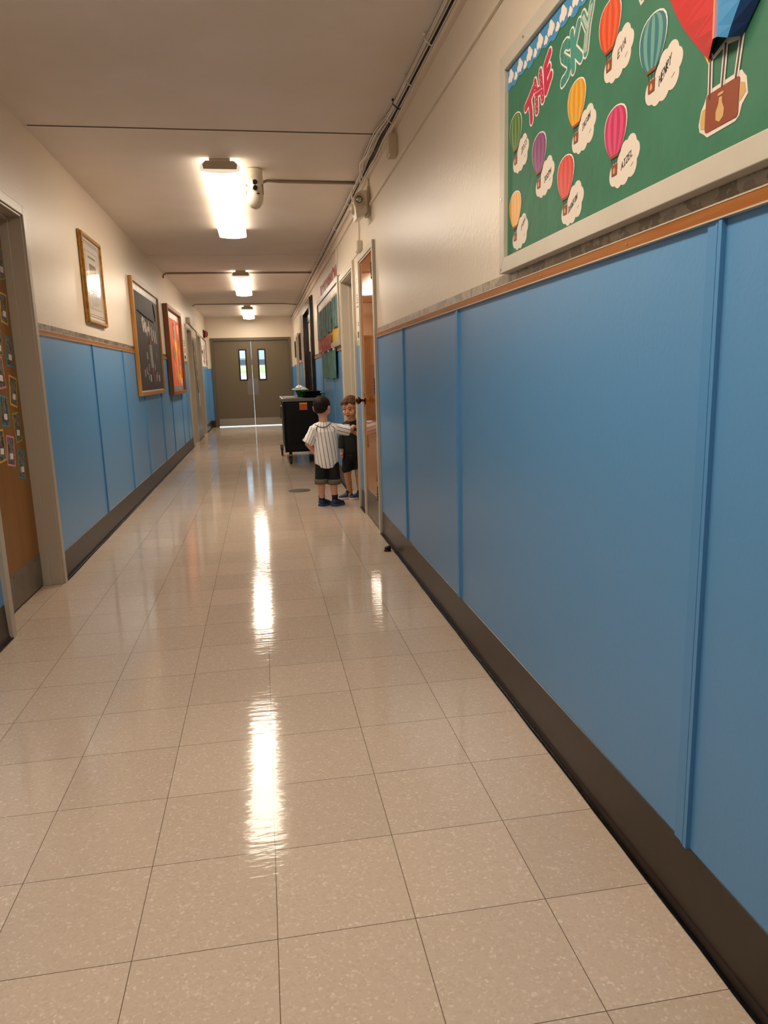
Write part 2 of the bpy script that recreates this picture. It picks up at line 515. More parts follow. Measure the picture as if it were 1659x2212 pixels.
st('floor', MB().box(XL - .45, W + .45, YN, YF + .12, -0.06, 0), M['floor'], 'waxed beige speckled vinyl tile floor of the corridor', 'floor')
st('ceiling', MB().box(XL - .45, W + .45, YN, YF + .3, H, H + .08), M['ceil'], 'flat beige painted corridor ceiling', 'ceiling')

RAIL_Z = 1.472
RD1 = (4.00, 4.73, 2.09)          # wooden door in right wall: y0, y1, top
RD2 = (5.17, 6.12, 2.11)          # recessed doorway beside the boys
RD3 = (10.25, 12.0, 2.27)         # black framed glazed door
RD4 = (14.75, 15.5, 2.05)
LD1 = (2.215, 3.125, 2.11)        # wooden door with photographs
LD2 = (12.2, 13.12, 2.10)
LD3 = (14.47, 15.3, 2.10)

def wall(name, X, sgn, openings, label):
    """sgn=+1: wall body extends to +x from plane X"""
    mb = MB()
    t = 0.30
    def seg(y0, y1, z0, z1):
        for a, b, mi in ((z0, min(z1, RAIL_Z), 1), (max(z0, RAIL_Z), z1, 0)):
            if b > a:
                mb.use(mi).box(min(X, X + sgn * t), max(X, X + sgn * t), y0, y1, a, b)
    y = YN
    for y0, y1, top in sorted(openings):
        seg(y, y0, 0, H); seg(y0, y1, top, H); y = y1
    seg(y, YF, 0, H)
    mb.use(0).box(min(X + sgn * t, X + sgn * (t + .08)), max(X + sgn * t, X + sgn * (t + .08)), YN, YF + .3, 0, H)  # unseen outer skin, added to keep sky light out of the door gaps
    return st(name, mb, [M['cream'], M['blue']], label, 'wall')
wall('wall_right', W, 1, [RD1, RD2, RD3, RD4], 'cream wall over blue lower panels, carrying the balloon board')
wall('wall_left', XL, -1, [LD1, LD2, LD3], 'cream wall over blue lower panels, carrying the gold picture frame')

FD = (-1.134, 0.824, 2.166)        # far double door frame: x0, x1, top
mb = MB()
for x0, x1, z0, z1 in ((XL - .4, FD[0], 0, H), (FD[1], W + .4, 0, H), (FD[0], FD[1], FD[2], H)):
    for a, b, mi in ((z0, min(z1, 1.44), 1), (max(z0, 1.44), z1, 0)):
        if b > a:
            mb.use(mi).box(x0, x1, YF, YF + .2, a, b)
st('wall_far', mb, [M['cream'], M['blue']], 'end wall around the olive double doors', 'wall')
mb = MB()
for a, b, mi in ((0, RAIL_Z, 1), (RAIL_Z, H, 0)):
    mb.use(mi).box(XL - .4, W + .4, YN - .1, YN, a, b)
st('wall_near', mb, [M['cream'], M['blue']], 'end wall of the corridor behind the viewer', 'wall')

# baseboards ---------------------------------------------------------------------------------
def baseboard(name, fn, spans, label):
    mb = MB()
    for y0, y1 in spans:
        mb.use(0)
        for prof in ([(0, .172), (.0025, .1705), (.008, .02), (.017, .0), (0, 0)],):
            n = len(prof)
            vs = [fn(y0, z, d) for d, z in prof] + [fn(y1, z, d) for d, z in prof]
            fs = [tuple(range(n)), tuple(range(2 * n - 1, n - 1, -1))] + [(i, (i + 1) % n, n + (i + 1) % n, n + i) for i in range(n)]
            mb.add(vs, fs)
        mb.use(1)
        k = max(2, int((y1 - y0) / 0.12))
        path = [fn(y0 + (y1 - y0) * i / k, .004, .018 + .0035 * random.random()) for i in range(k + 1)]
        mb.tube(path, .0055, 6)
    return st(name, mb, [M['base'], M['black_gloss']], label, 'baseboard')
baseboard('baseboard_right', PR, [(YN, 3.93), (4.79, 5.10), (6.2, 10.1), (12.15, 14.68), (15.58, YF)], 'dark brown vinyl baseboard along the wall under the balloon board')
baseboard('baseboard_left', PL, [(YN, 2.16), (3.19, 12.1), (13.2, 14.4), (15.38, YF)], 'dark brown vinyl baseboard along the wall under the gold picture frame')
mb = MB().box(XL, FD[0], YF - .01, YF, 0, .17).box(FD[1], W, YF - .01, YF, 0, .17)
st('baseboard_far', mb, M['base'], 'short dark baseboard either side of the olive double doors', 'baseboard')

# chair rails: wood strip with pale edges and screws, picture border above --------------------------
TRIM = [0]
def trim(mb, mats, label, cat='trim', group=None, **k):
    TRIM[0] += 1
    return st('trim_%d' % TRIM[0], mb, mats, label, cat, group, **k)

def rail(fn, spans, zb, label):
    mb = MB()
    for y0, y1 in spans:
        mb.use(0).prism(rect(y0, y1, zb + .003, zb + .027), fn, 0, .010)
        mb.use(1).prism(rect(y0, y1, zb, zb + .003), fn, 0, .013)
        mb.use(1).prism(rect(y0, y1, zb + .027, zb + .030), fn, 0, .011)
        y = y0 + .2
        while y < y1:
            mb.use(2).prism(disc((y, zb + .015), .0035, 8), fn, .009, .0115)
            y += .52
    return trim(mb, [M['rail_wood'], M['rail_edge'], M['screw']], label)
rail(PR, [(YN, 3.93), (6.2, 10.1), (12.15, 14.68)], 1.457, 'orange wooden chair rail under the balloon board')
rail(PL, [(YN, 2.16), (3.19, 6.56), (8.5, 9.2), (10.95, 12.1)], 1.478, 'orange wooden chair rail under the gold picture frame')

def border(fn, y0, y1, z0, z1, m, label):
    return tag(MB().prism(rect(y0, y1, z0, z1), fn, 0, .0015).build('picture_border', m), label, 'border')
border(PR, YN, 3.92, 1.488, 1.521, M['photo_strip'], 'narrow strip of printed photos above the rail, tucked under the balloon board')
border(PL, 3.19, 6.56, 1.509, 1.545, M['photo_strip_dark'], 'narrow dark printed strip above the rail, beneath the gold picture frame')
border(PR, 6.2, 10.1, 1.488, 1.515, M['photo_strip_dark'], 'narrow dark printed strip on the rail below the teal paper board')
border(PL, 8.5, 9.2, 1.509, 1.54, M['photo_strip_dark'], 'short dark printed strip between the brown rocket board and the orange board')

# battens on the blue panels --------------------------------------------------------------------------
def batten(fn, y, ztop, label, w=.05):
    mb = MB()
    mb.prism(rect(y - w / 2, y + w / 2, .172, ztop), fn, 0, .006)
    mb.prism(rect(y - w / 2, y - w / 2 + .011, .172, ztop), fn, .006, .0105)
    mb.prism(rect(y - w / 2 + .016, y - w / 2 + .021, .172, ztop), fn, .006, .0085)
    return trim(mb, M['blue_strip'], label, 'batten', 'blue battens between wall panels')
for y, t in ((-.092, 'blue batten below the brown paper basket of the big balloon'), (1.745, 'blue batten on the wall past the corner of the balloon board'), (2.98, 'blue batten nearest the varnished wooden door'),
             (7.25, 'blue batten behind the hanging teal paper sheet'), (8.75, 'blue batten between the teal paper sheet and the black framed door')):
    batten(PR, y, 1.457, t)
for y, t in ((4.62, 'blue batten straight below the gold picture frame'), (5.885, 'blue batten between the gold picture frame and the rocket board'), (6.98, 'blue batten under the near edge of the rocket board'),
             (8.34, 'blue batten under the far edge of the rocket board'), (9.42, 'blue batten under the near edge of the orange board'), (10.72, 'blue batten under the far edge of the orange board'), (11.5, 'blue batten just past the orange board')):
    batten(PL, y, 1.478, t)

# ceiling joint strips -------------------------------------------------------------------------------
M['seam'] = mat('ceiling_seam', '5A4C40', 0.6)
trim(MB().use(0).box(XL, W, 3.43, 3.49, H - .005, H).use(1).box(XL + .02, W - .03, 3.427, 3.430, H - .0045, H), [M['ceil'], M['seam']], 'flat ceiling joint strip in front of the nearest ceiling light')
trim(MB().box(XL, W, 8.0, 8.1, H - .006, H), M['ceil'], 'flat ceiling joint strip behind the nearest ceiling light')
# right hand upper moulding under the cables
trim(MB().box(W - .022, W, YN, YF, 2.575, 2.600).box(W - .010, W, YN, YF, 2.600, 2.625), M['cream'], 'cream moulding strip under the cable bundle by the ceiling')

# ------------------------------------------------------------------ doors
def casing(fn, y0, y1, top, w, proj, m, parent, depth, sill=True):
    mb = MB()
    mb.prism(rect(y0 - w, y0, 0, top + w), fn, -.002, proj)
    mb.prism(rect(y1, y1 + w, 0, top + w), fn, -.002, proj)
    mb.prism(rect(y0, y1, top, top + w), fn, -.002, proj)
    # jamb lining with a stop step
    for a, b in ((y0, y0 + .012), (y1 - .012, y1)):
        mb.prism(rect(a, b, 0, top), fn, -depth - .05, proj * .6)
    mb.prism(rect(y0, y1, top - .012, top), fn, -depth - .05, proj * .6)
    s = depth * .5
    for a, b in ((y0 + .012, y0 + .026), (y1 - .026, y1 - .012)):
        mb.prism(rect(a, b, 0, top - .012), fn, -depth - .05, -s)
    mb.prism(rect(y0, y1, top - .026, top - .012), fn, -depth - .05, -s)
    return mb.build('door_frame', m, parent, bevel=.003)

def knob(parent, base, axis):
    """door knob with rosette; axis = out direction (+1/-1 in x)"""
    mb = MB()
    prof = [(.034, 0), (.034, .004), (.026, .010), (.012, .013), (.011, .034), (.020, .040), (.030, .051), (.031, .062), (.025, .073), (.009, .079)]
    mb.lathe([(r, h * axis) for r, h in prof], base, 'x', 20)
    return mb.build('door_knob', M['bronze'], parent, smooth=True)

def hinge(parent, fn, y, z, dz=.115):
    mb = MB()
    mb.prism(rect(y - .022, y + .034, z - dz / 2, z + dz / 2), fn, .0, .006)
    p = [fn(y - .024, z - dz / 2 + dz * i / 5, .010) for i in range(6)]
    for i in range(5):
        a, b = Vector(p[i]), Vector(p[i + 1])
        mb.tube([a + Vector((0, 0, .002)), b - Vector((0, 0, .002))], .0115, 8)
    mb.ball(p[0], .008, 8, 6); mb.ball(p[5], .008, 8, 6)
    return mb.build('hinge', M['dark_metal'], parent)

# door_1: varnished wooden door in the right wall
d1 = thing('door_1', 'varnished orange wooden door with bronze knob beside the boys', 'door', (W, RD1[0], 0), kind='structure')
casing(PR, RD1[0], RD1[1], RD1[2], .045, .022, M['casing_light'], d1, .012)
MB().prism(rect(RD1[0] + .016, RD1[1] - .016, .012, RD1[2] - .016), PR, -.05, .006).build('leaf', M['door_wood'], d1, bevel=.002)
k = MB().use(0).prism(rect(RD1[0] + .02, RD1[1] - .02, .012, .245), PR, .006, .009)
for yy in (RD1[0] + .08, RD1[0] + .36, RD1[1] - .08):
    k.use(1).prism(disc((yy, .232), .005, 8), PR, .009, .0105)
k.build('kick_plate', [M['kick'], M['dark_metal']], d1)
for z in (.30, 1.11, 1.93):
    hinge(d1, lambda y, z, d: PR(y, z, d + .006), RD1[0] + .035, z)
knob(d1, (W - .006, RD1[1] - .075, .985), -1)
MB().prism(rect(RD1[1] - .030, RD1[1] - .016, .93, 1.04), PR, .0, .008).build('latch_plate', M['bronze'], d1)

# door_2: recessed doorway where the boys stand
d2 = thing('door_2', 'pale framed recessed doorway where the boy in black stands', 'door', (W, RD2[0], 0), kind='structure')
casing(PR, RD2[0], RD2[1], RD2[2], .055, .022, M['casing_light'], d2, .12)
MB().prism(rect(RD2[0] + .03, RD2[1] - .03, .012, RD2[2] - .03), PR, -.17, -.125).build('leaf', M['grey_leaf'], d2)
knob(d2, (W + .125, RD2[0] + .10, .98), -1)

# door_3: black framed glazed door further on
d3 = thing('door_3', 'tall black framed glazed door past the teal paper board', 'door', (W, RD3[0], 0), kind='structure')
mb = MB()
a0, a1, tp = RD3
for y0, y1, z0, z1 in ((a0 - .12, a0 + .02, 0, tp + .12), (a1 - .02, a1 + .12, 0, tp + .12), (a0, a1, tp - .02, tp + .12)):
    mb.prism(rect(y0, y1, z0, z1), PR, -.05, .055)
mb.prism(rect(a0 - .13, a0 - .10, 0, tp + .14), PR, 0, .03)
mb.build('door_frame', M['black_frame'], d3, bevel=.004)
mb = MB()
for y0, y1, z0, z1 in ((a0 + .02, a0 + .16, 0.01, tp - .02), (a1 - .16, a1 - .02, 0.01, tp - .02), (a0 + .16, a1 - .16, tp - .16, tp - .02), (a0 + .16, a1 - .16, .01, .3)):
    mb.prism(rect(y0, y1, z0, z1), PR, -.06, -.015)
mb.build('leaf', M['black_frame'], d3, bevel=.003)
MB().prism(rect(a0 + .16, a1 - .16, .3, tp - .16), PR, -.045, -.035).build('glass_panel', M['dark_glass'], d3)
MB().prism(rect(a0 + .17, a1 - .17, 1.62, tp - .17), PR, -.035, -.031).build('paper_blind', M['offwhite'], d3)
MB().tube([PR(a0 + .2, .85, .02), PR(a0 + .2, 1.35, .02)], .014, 10).build('pull_bar', M['steel'], d3)

# door_4: narrow doorway near the end, right
d4 = thing('door_4', 'narrow pale doorway on the right near the olive double doors', 'door', (W, RD4[0], 0), kind='structure')
casing(PR, *RD4, .06, .022, M['casing'], d4, .10)
MB().prism(rect(RD4[0] + .03, RD4[1] - .03, .012, RD4[2] - .03), PR, -.15, -.11).build('leaf', M['casing'], d4)
knob(d4, (W + .11, RD4[0] + .12, .98), -1)

# door_5: wooden door with photographs, left
d5 = thing('door_5', 'brown wooden door covered in snapshots, at the left edge', 'door', (XL, LD1[0], 0), kind='structure')
casing(PL, *LD1, .05, .024, M['casing'], d5, .105)
DX = -.097
MB().prism(rect(LD1[0] + .028, LD1[1] - .030, .014, LD1[2] - .03), PL, DX - .045, DX).build('leaf', M['door_wood_dark'], d5, bevel=.002)
k = MB().use(0).prism(rect(LD1[0] + .04, LD1[1] - .034, .014, .205), PL, DX, DX + .002)
for yy in (2.42, 2.62, 2.87, 3.0):
    k.use(1).prism(disc((yy, .185), .004, 8), PL, DX + .002, DX + .0035)
k.build('kick_plate', [M['kick'], M['dark_metal']], d5)
knob(d5, (XL + DX, LD1[0] + .09, .98), 1)

# door_6, door_7: doorways at the end of the left wall
d6 = thing('door_6', 'grey beige recessed doorway just past the orange board', 'door', (XL, LD2[0], 0), kind='structure')
casing(PL, *LD2, .06, .022, M['casing'], d6, .13)
MB().prism(rect(LD2[0] + .03, LD2[1] - .03, .012, LD2[2] - .03), PL, -.18, -.135).build('leaf', M['grey_leaf'], d6)
knob(d6, (XL - .135, LD2[0] + .1, .98), 1)
d7 = thing('door_7', 'grey recessed doorway on the left nearest the olive double doors', 'door', (XL, LD3[0], 0), kind='structure')
casing(PL, *LD3, .06, .022, M['casing'], d7, .13)
MB().prism(rect(LD3[0] + .03, LD3[1] - .03, .012, LD3[2] - .03), PL, -.18, -.135).build('leaf', M['grey_leaf'], d7)
knob(d7, (XL - .135, LD3[0] + .1, .98), 1)
# grey panel door between them, flush in the wall
d8 = thing('door_8', 'flush grey cupboard door with kick plate and leaf collage', 'door', (XL, 13.26, 0), kind='structure')
MB().prism(rect(13.25, 14.38, .014, 2.0), PL, -.002, .010).build('leaf', M['grey_leaf'], d8, bevel=.002)
MB().prism(rect(13.27, 14.36, .014, .2), PL, .010, .013).build('kick_plate', M['kick'], d8)

# door_9: olive double doors at the end
d9 = thing('door_9', 'olive steel double doors with narrow windows at the corridor end', 'door', ((FD[0] + FD[1]) / 2, YF, 0), kind='structure')
fw = .065
mb = MB()
mb.prism(rect(FD[0], FD[0] + fw, 0, FD[2]), PFar, -.1, .03).prism(rect(FD[1] - fw, FD[1], 0, FD[2]), PFar, -.1, .03)
mb.prism(rect(FD[0] + fw, FD[1] - fw, FD[2] - fw, FD[2]), PFar, -.1, .03)
mb.prism(rect(FD[0] + fw, FD[0] + fw + .02, 0, FD[2]), PFar, -.1, -.056).prism(rect(FD[1] - fw - .02, FD[1] - fw, 0, FD[2]), PFar, -.1, -.056)
mb.prism(rect(FD[0] + fw, FD[1] - fw, FD[2] - fw - .02, FD[2] - fw), PFar, -.1, -.056)
mb.build('door_frame', M['olive_frame'], d9)
seam = -.157
LZ = FD[2] - fw - .004
for x0, x1, wx0, wx1, lab in ((FD[0] + fw + .001, seam - .0028, -.462, -.288, 'left leaf'), (seam + .0028, FD[1] - fw - .001, .006, .181, 'right leaf')):
    mb = MB()
    wz0, wz1 = 1.14, 1.878
    for r_ in (rect(x0, wx0, .016, LZ), rect(wx1, x1, .016, LZ), rect(wx0, wx1, .016, wz0), rect(wx0, wx1, wz1, LZ)):
        mb.prism(r_, PFar, -.055, -.012)
    lf = mb.build('leaf', M['olive'], d9)
    fr = ring_frame(MB(), PFar, wx0 - .012, wx1 + .012, wz0 - .012, wz1 + .012, .032, -.058, -.004).build('window_frame', M['dark_metal'], lf)
    MB().prism(rect(wx0 + .005, wx1 - .005, wz0 + .005, wz1 - .005), PFar, -.036, -.031).build('pane', M['glass'], lf)
    MB().prism(rect(x0 + (.03 if x0 < seam - .1 else .008), x1 - (.03 if x1 > seam + .1 else .008), .02, .2), PFar, -.012, -.008).build('kick_plate', M['steel'], lf)
    px0, px1 = (seam - .14, seam - .012) if x0 < seam - .1 else (seam + .012, seam + .13)
    k = MB().use(0).prism(rect(px0, px1, .775, 1.165), PFar, -.012, -.008)
    for zz in (.90, 1.06):
        k.use(1).prism(disc((px0 + .065, zz), .010, 10), PFar, -.008, -.003)
    k.build('push_plate', [mat('dull_grey_plate', '6E6A66', .4), M['steel']], lf)

# ------------------------------------------------------------------ OUTSIDE, seen through the door windows
st('ground_outside', MB().box(-14, 14, YF + .12, 60, -.25, -.02), M['concrete'], 'pale paved ground outside the double doors', 'ground')
tag(MB().box(-10, 10, 33, 35.5, -.02, 1.74).build('hedge', M['hedge'], bevel=.2), 'sunlit green hedge seen through the door windows', 'hedge', kind='structure')
bl = thing('building', 'grey building with pale glazing seen through the door windows', 'building', (0, 44, 0), kind='structure')
MB().box(-12, 12, 44, 50, 0, 9).build('facade', M['facade'], bl)
MB().box(-12, 12, 43, 44, 1.98, 2.24).build('canopy', M['facade_dark'], bl)
for i in range(6):
    MB().box(-11.5 + i * 4, -8 + i * 4, 43.93, 44, 2.34, 4.5).build('glazing', M['facade_glass'], bl)
lw = MB().box(-10, 10, 27, 27.4, -.02, 1.36)
tag(lw.build('low_wall', M['concrete']), 'low pale wall in front of the hedge outside', 'wall', kind='structure')

# ------------------------------------------------------------------ CEILING LIGHTS
def ceiling_light(y0, label):
    xa, xb = -.282, -.024
    y1 = y0 + 2.43
    xc = (xa + xb) / 2
    t = thing('ceiling_light', label, 'ceiling light', (xc, (y0 + y1) / 2, H), 'ceiling lights along the corridor')
    # housing: shallow metal tray against the ceiling
    MB().box(xc - .07, xc + .07, y0 + .01, y1 - .01, H - .03, H).build('housing', M['cap'], t)
    hw = (xb - xa) / 2
    prof = []
    for k in range(13):
        u = -1 + 2 * k / 12
        prof.append((xc + hw * u, 2.583 - .014 * (1 - u * u)))
    outline = [(xc - hw - .004, H - .052)] + prof + [(xc + hw + .004, H - .052), (xc + hw * .8, H - .018), (xc - hw * .8, H - .018)]
    for a, b in ((y0 + .016, (y0 + y1) / 2 - .006), ((y0 + y1) / 2 + .006, y1 - .016)):
        mb = MB().use(0)
        n = len(outline)
        mb.prism(outline, lambda x, z, d: (x, d, z), a, b)
        for i in range(n):
            if not (1 <= i < 13):
                mb.m[2 + i] = 1
        mb.m[0] = mb.m[1] = 1
        mb.build('lens', [M['lens'], M['lens_side']], t)
    o2 = [(xc + (x - xc) * 1.015, z - .0015) for x, z in outline]
    for a in (y0 + .004, (y0 + y1) / 2 - .012, y1 - .016):
        MB().prism(o2, lambda x, z, d: (x, d, z), a, a + (.012 if abs(a - (y0 + y1) / 2) > .1 else .024)).build('lens_rim', M['lens_rim'], t)
    for a in (y0, y1 - .004):
        z0 = 2.592
        cap = [(xc - hw * .86, z0), (xc + hw * .86, z0), (xc + hw * .9, z0 + .03), (xc + hw * .72, z0 + .052), (xc - hw * .72, z0 + .052), (xc - hw * .9, z0 + .03)]
        MB().prism(cap, lambda x, z, d: (x, d, z), a, a + .004).build('end_cap', M['cap'], t)
    return t
ceiling_light(4.0, 'nearest lit ceiling light, largest in view, beside the white camera')
ceiling_light(9.33, 'middle lit ceiling light, behind the metal conduit crossing the ceiling')
ceiling_light(14.42, 'farthest lit ceiling light, before the olive double doors')
ceiling_light(-1.33, 'lit ceiling light above the viewer, over the balloon board')

# ------------------------------------------------------------------ CEILING AND UPPER WALL FITTINGS
# camera unit hanging from the ceiling
cm = thing('security_camera', 'white hanging twin lens camera beside the nearest ceiling light', 'camera', (.073, 4.27, H))
cx, cy = .073, 4.27
MB().lathe([(.050, H), (.062, H - .004), (.064, H - .075), (.060, H - .105), (.052, H - .118)], (cx, cy, 0), 'z', 28).build('mount', M['white_plastic'], cm, smooth=False, bevel=.002)
MB().lathe([(.050, H - .112), (.061, H - .128), (.061, H - .20), (.052, H - .232), (.034, H - .258), (.008, H - .270)], (cx, cy + .004, 0), 'z', 28).build('tail_housing', M['white_plastic'], cm, smooth=True)
eye = MB().ball((cx + .004, cy - .030, H - .122), .046, 24, 16).build('eyeball', M['white_plastic'], cm, smooth=True)
for dz in (-.098, -.136):
    MB().lathe([(.0175, 0), (.0175, -.006), (.014, -.009), (.004, -.0095)], (cx + .004, cy - .069 - (.002 if dz > -.1 else .003), H + dz - .005), 'y', 20).build('camera_lens', M['black_lens'], eye)
for sx in (-1, 1):
    MB().box(cx + sx * .060 - .004, cx + sx * .060 + .004, cy - .02, cy + .02, H - .17, H - .10).build('side_bracket', M['steel'], cm, bevel=.002)
MB().box(cx + .012, cx + .034, cy - .058, cy - .05, H - .178, H - .171).build('sensor_slot', M['dark_metal'], cm)

def conduit(path, r, label):
    mb = MB().tube(path, r, 10)
    return tag(mb.build('conduit', M['conduit'], smooth=True), label, 'conduit')
conduit([(cx + .06, 4.42, H - .05), (.17, 4.50, H - .018), (.26, 4.545, H - .012), (.55, 4.555, H - .012), (W - .03, 4.56, H - .012)], .011, 'short metal conduit from the hanging camera to the cable bundle')
conduit([(XL + .012, 9.5, H - .075), (XL + .015, 9.5, H - .035), (XL + .05, 9.5, H - .014), (-.6, 9.5, H - .012), (.1, 9.5, H - .012), (W - .04, 9.5, H - .012)], .012, 'long metal conduit across the ceiling in front of the middle light')
conduit([(XL + .012, 13.95, H - .05), (XL + .06, 13.95, H - .012), (.2, 13.95, H - .010), (.6, 13.98, H - .012), (W - .04, 14.0, H - .03)], .009, 'thin conduit across the ceiling in front of the farthest light')
tag(MB().box(W - .011, W, YN, 4.10, 2.383, 2.402).build('raceway', M['cream']), 'thin cream surface raceway running down to the motion sensor box', 'raceway')
tag(MB().box(W - .018, W, 4.36, YF, 2.485, 2.502).box(W - .010, W, 4.36, YF, 2.502, 2.518).build('raceway', M['cream']), 'cream double raceway running on from the motion sensor box to the far end', 'raceway')
tag(MB().box(W - .008, W, 4.70, 6.16, 2.174, 2.186).build('raceway', M['cream']), 'slim cream raceway above the pale recessed doorway', 'raceway')

# cable bundle: each cable its own object
def wob(y, k, a):
    return a * math.sin(y * (2.1 + .37 * k) + k * 1.7) + a * .6 * math.sin(y * (5.3 - .4 * k) + k)
for k in range(7):
    m = M['cable'] if k not in (0, 3) else M['cable_dark']
    path = []
    y = YN
    bx = W - .012 - .0135 * (k % 3)
    bz = H - .012 - .0135 * (k // 3)
    while y < YF - .02:
        sl = .5 * (1 - math.cos(min(1, max(0, (y - 2.9) / .5)) * math.pi)) * .5 * (1 + math.cos(min(1, max(0, (y - 3.7) / .5)) * math.pi))
        f = 1 + .9 * sl
        wy = .5 + .5 * math.sin(y * 2.1 + .6 * math.sin(y * .9))
        path.append((W - .012 - .0135 * (k % 3) * f - .006 * wy - .012 * sl, y, H - .012 - .0135 * (k // 3) * f - .005 * wy - .006 * sl * (1 + math.sin(y * 9))))
        y += .12
    tag(MB().tube(path, .0048 if k != 1 else .0058, 6).build('cable', m, smooth=True),
        'grey white cable in the bundle along the right ceiling corner' if m is M['cable'] else 'dark cable in the bundle along the right ceiling corner', 'cable',
        'pale cables in the ceiling corner' if m is M['cable'] else 'dark cables in the ceiling corner')
for k in range(2):      # slack loops over the sensor box
    p = []
    for i in range(15):
        t = i / 14
        p.append((W - .05 - .05 * math.sin(math.pi * t) * (1 - .3 * k), 3.50 + .62 * t + .1 * k, H - .03 - .02 * math.sin(t * 6 + k) - .06 * t))
    tag(MB().tube(p, .006, 6).build('cable', M['cable'], smooth=True), 'slack grey cable looping %s the motion sensor box' % ('towards' if k == 0 else 'down behind'), 'cable')
for y, dk in ((1.55, 0), (2.05, 0), (2.5, 0), (2.83, 1), (3.05, 0), (3.62, 0), (5.1, 0), (6.2, 0), (7.4, 0), (8.6, 0)):
    p = [(W - .004, y, H - .05), (W - .03, y, H - .055), (W - .058, y, H - .03), (W - .055, y, H - .004)]
    mb = MB().tube(p, .0035, 6).ball((W - .058, y, H - .01), .007, 8, 6)
    tag(mb.build('cable_clip', M['cable_dark'] if dk else M['cable']), 'black tie around the cable bundle' if dk else 'small pale clip holding the cable bundle', 'clip', None if dk else 'pale cable clips on the bundle')

# junction boxes
def wall_box(fn, y0, y1, z0, z1, d, name, label, m=M['beige_plastic'], lid=True):
    t = thing(name, label, 'box', fn((y0 + y1) / 2, (z0 + z1) / 2, 0))
    MB().prism(rrect(y0, y1, z0, z1, .006, 2), fn, 0, d).build('box_body', m, t, bevel=.003)
    if lid:
        MB().prism(rrect(y0 + .008, y1 - .008, z0 + .008, z1 - .008, .006, 2), fn, d, d + .004).build('lid', m, t)
    return t
b = wall_box(PR, 3.03, 3.14, 2.437, 2.553, .044, 'junction_box', 'beige box just below the cable bundle, before the motion sensor')
MB().tube([PR(3.15, 2.45, .04), PR(3.20, 2.44, .045)], .002, 6).build('wire_stub', M['white_paper'], b)
wall_box(PR, 4.57, 4.68, 2.15, 2.235, .042, 'junction_box', 'small cream box above the varnished wooden door', M['white_plastic'])
tag(MB().tube([PR(4.66, 2.235, .012), PR(4.66, 2.485, .012)], .006, 8).build('cable', M['cable'], smooth=True), 'thin drop cable into the small cream box above the wooden door', 'cable')
tag(MB().tube([PR(6.5, 2.28, .012), PR(6.42, 2.33, .012), PR(6.40, 2.485, .012)], .005, 8).build('cable', M['cable'], smooth=True), 'thin drop cable above the red letters', 'cable')

# motion sensor box
ms = thing('motion_sensor', 'white boxy motion sensor with round eye under the cables', 'sensor', (W, 4.2, 2.42))
MB().box(W - .022, W, 4.10, 4.26, 2.335, 2.52).build('back_plate', M['beige_plastic'], ms, bevel=.003)
prof = [(W - .022, 2.345), (W - .062, 2.315), (W - .105, 2.296), (W - .112, 2.36), (W - .118, 2.42), (W - .112, 2.455), (W - .098, 2.475), (W - .07, 2.490), (W - .022, 2.492)]
MB().prism(prof, lambda x, z, d: (x, d, z), 4.085, 4.25).build('sensor_body', M['white_plastic'], ms, bevel=.006)
fp = MB().lathe([(.052, 0), (.050, -.006), (.034, -.012), (.028, -.012)], (W - .083, 4.087, 2.417), 'y', 24, sx=.82, sy=1.12).build('face_plate', M['beige_plastic'], ms)
MB().lathe([(.025, 0), (.025, -.003), (.020, -.004)], (W - .084, 4.076, 2.425), 'y', 24).build('eye_ring', M['ink'], fp)
MB().lathe([(.021, 0), (.020, -.004), (.012, -.009), (.002, -.011)], (W - .084, 4.075, 2.425), 'y', 24).build('eye', M['steel'], fp, smooth=True)
MB().lathe([(.046, 0), (.046, -.008), (.034, -.026), (.015, -.036), (.002, -.039)], (W - .100, 4.19, 2.385), 'x', 20).build('dome', M['beige_plastic'], ms, smooth=True)
MB().tube([(W - .125, 4.15, 2.42), (W - .125, 4.15, 2.52)], .005, 8).build('antenna', M['white_plastic'], ms)
for dy in (0, .03):
    MB().tube([(W - .008, 4.13 + dy, 2.52), (W - .008, 4.13 + dy, 2.61)], .008, 8).build('feed_tube', M['cream'], ms)
for q in (2.39, 2.40, 2.41):
    MB().box(W - .050, W - .038, 4.083, 4.086, q, q + .004).build('marking', M['text_grey'], ms)

# horn and box at the left end
wall_box(PL, 12.56, 12.75, 2.20, 2.30, .06, 'junction_box', 'grey beige box above the recessed doorway past the orange board', M['beige_plastic'])
conduit([PL(12.75, 2.215, .012), PL(14.0, 2.17, .012), PL(16.9, 2.09, .012), PL(16.95, 2.08, .012), PL(16.95, 1.5, .012)], .008, 'thin conduit from the left box to the corner by the double doors')
hs = thing('fire_alarm_horn', 'dark red fire alarm horn near the left end of the corridor', 'alarm', PL(16.6, 2.22, 0))
MB().prism(rrect(16.45, 16.72, 2.14, 2.32, .012), PL, 0, .03).build('back_box', M['dark_metal'], hs)
MB().prism(rrect(16.48, 16.69, 2.16, 2.30, .02), PL, .03, .085).build('horn', M['horn_red'], hs, bevel=.01)
MB().prism(rrect(16.53, 16.64, 2.19, 2.27, .01), PL, .085, .10).build('strobe', M['dark_metal'], hs)

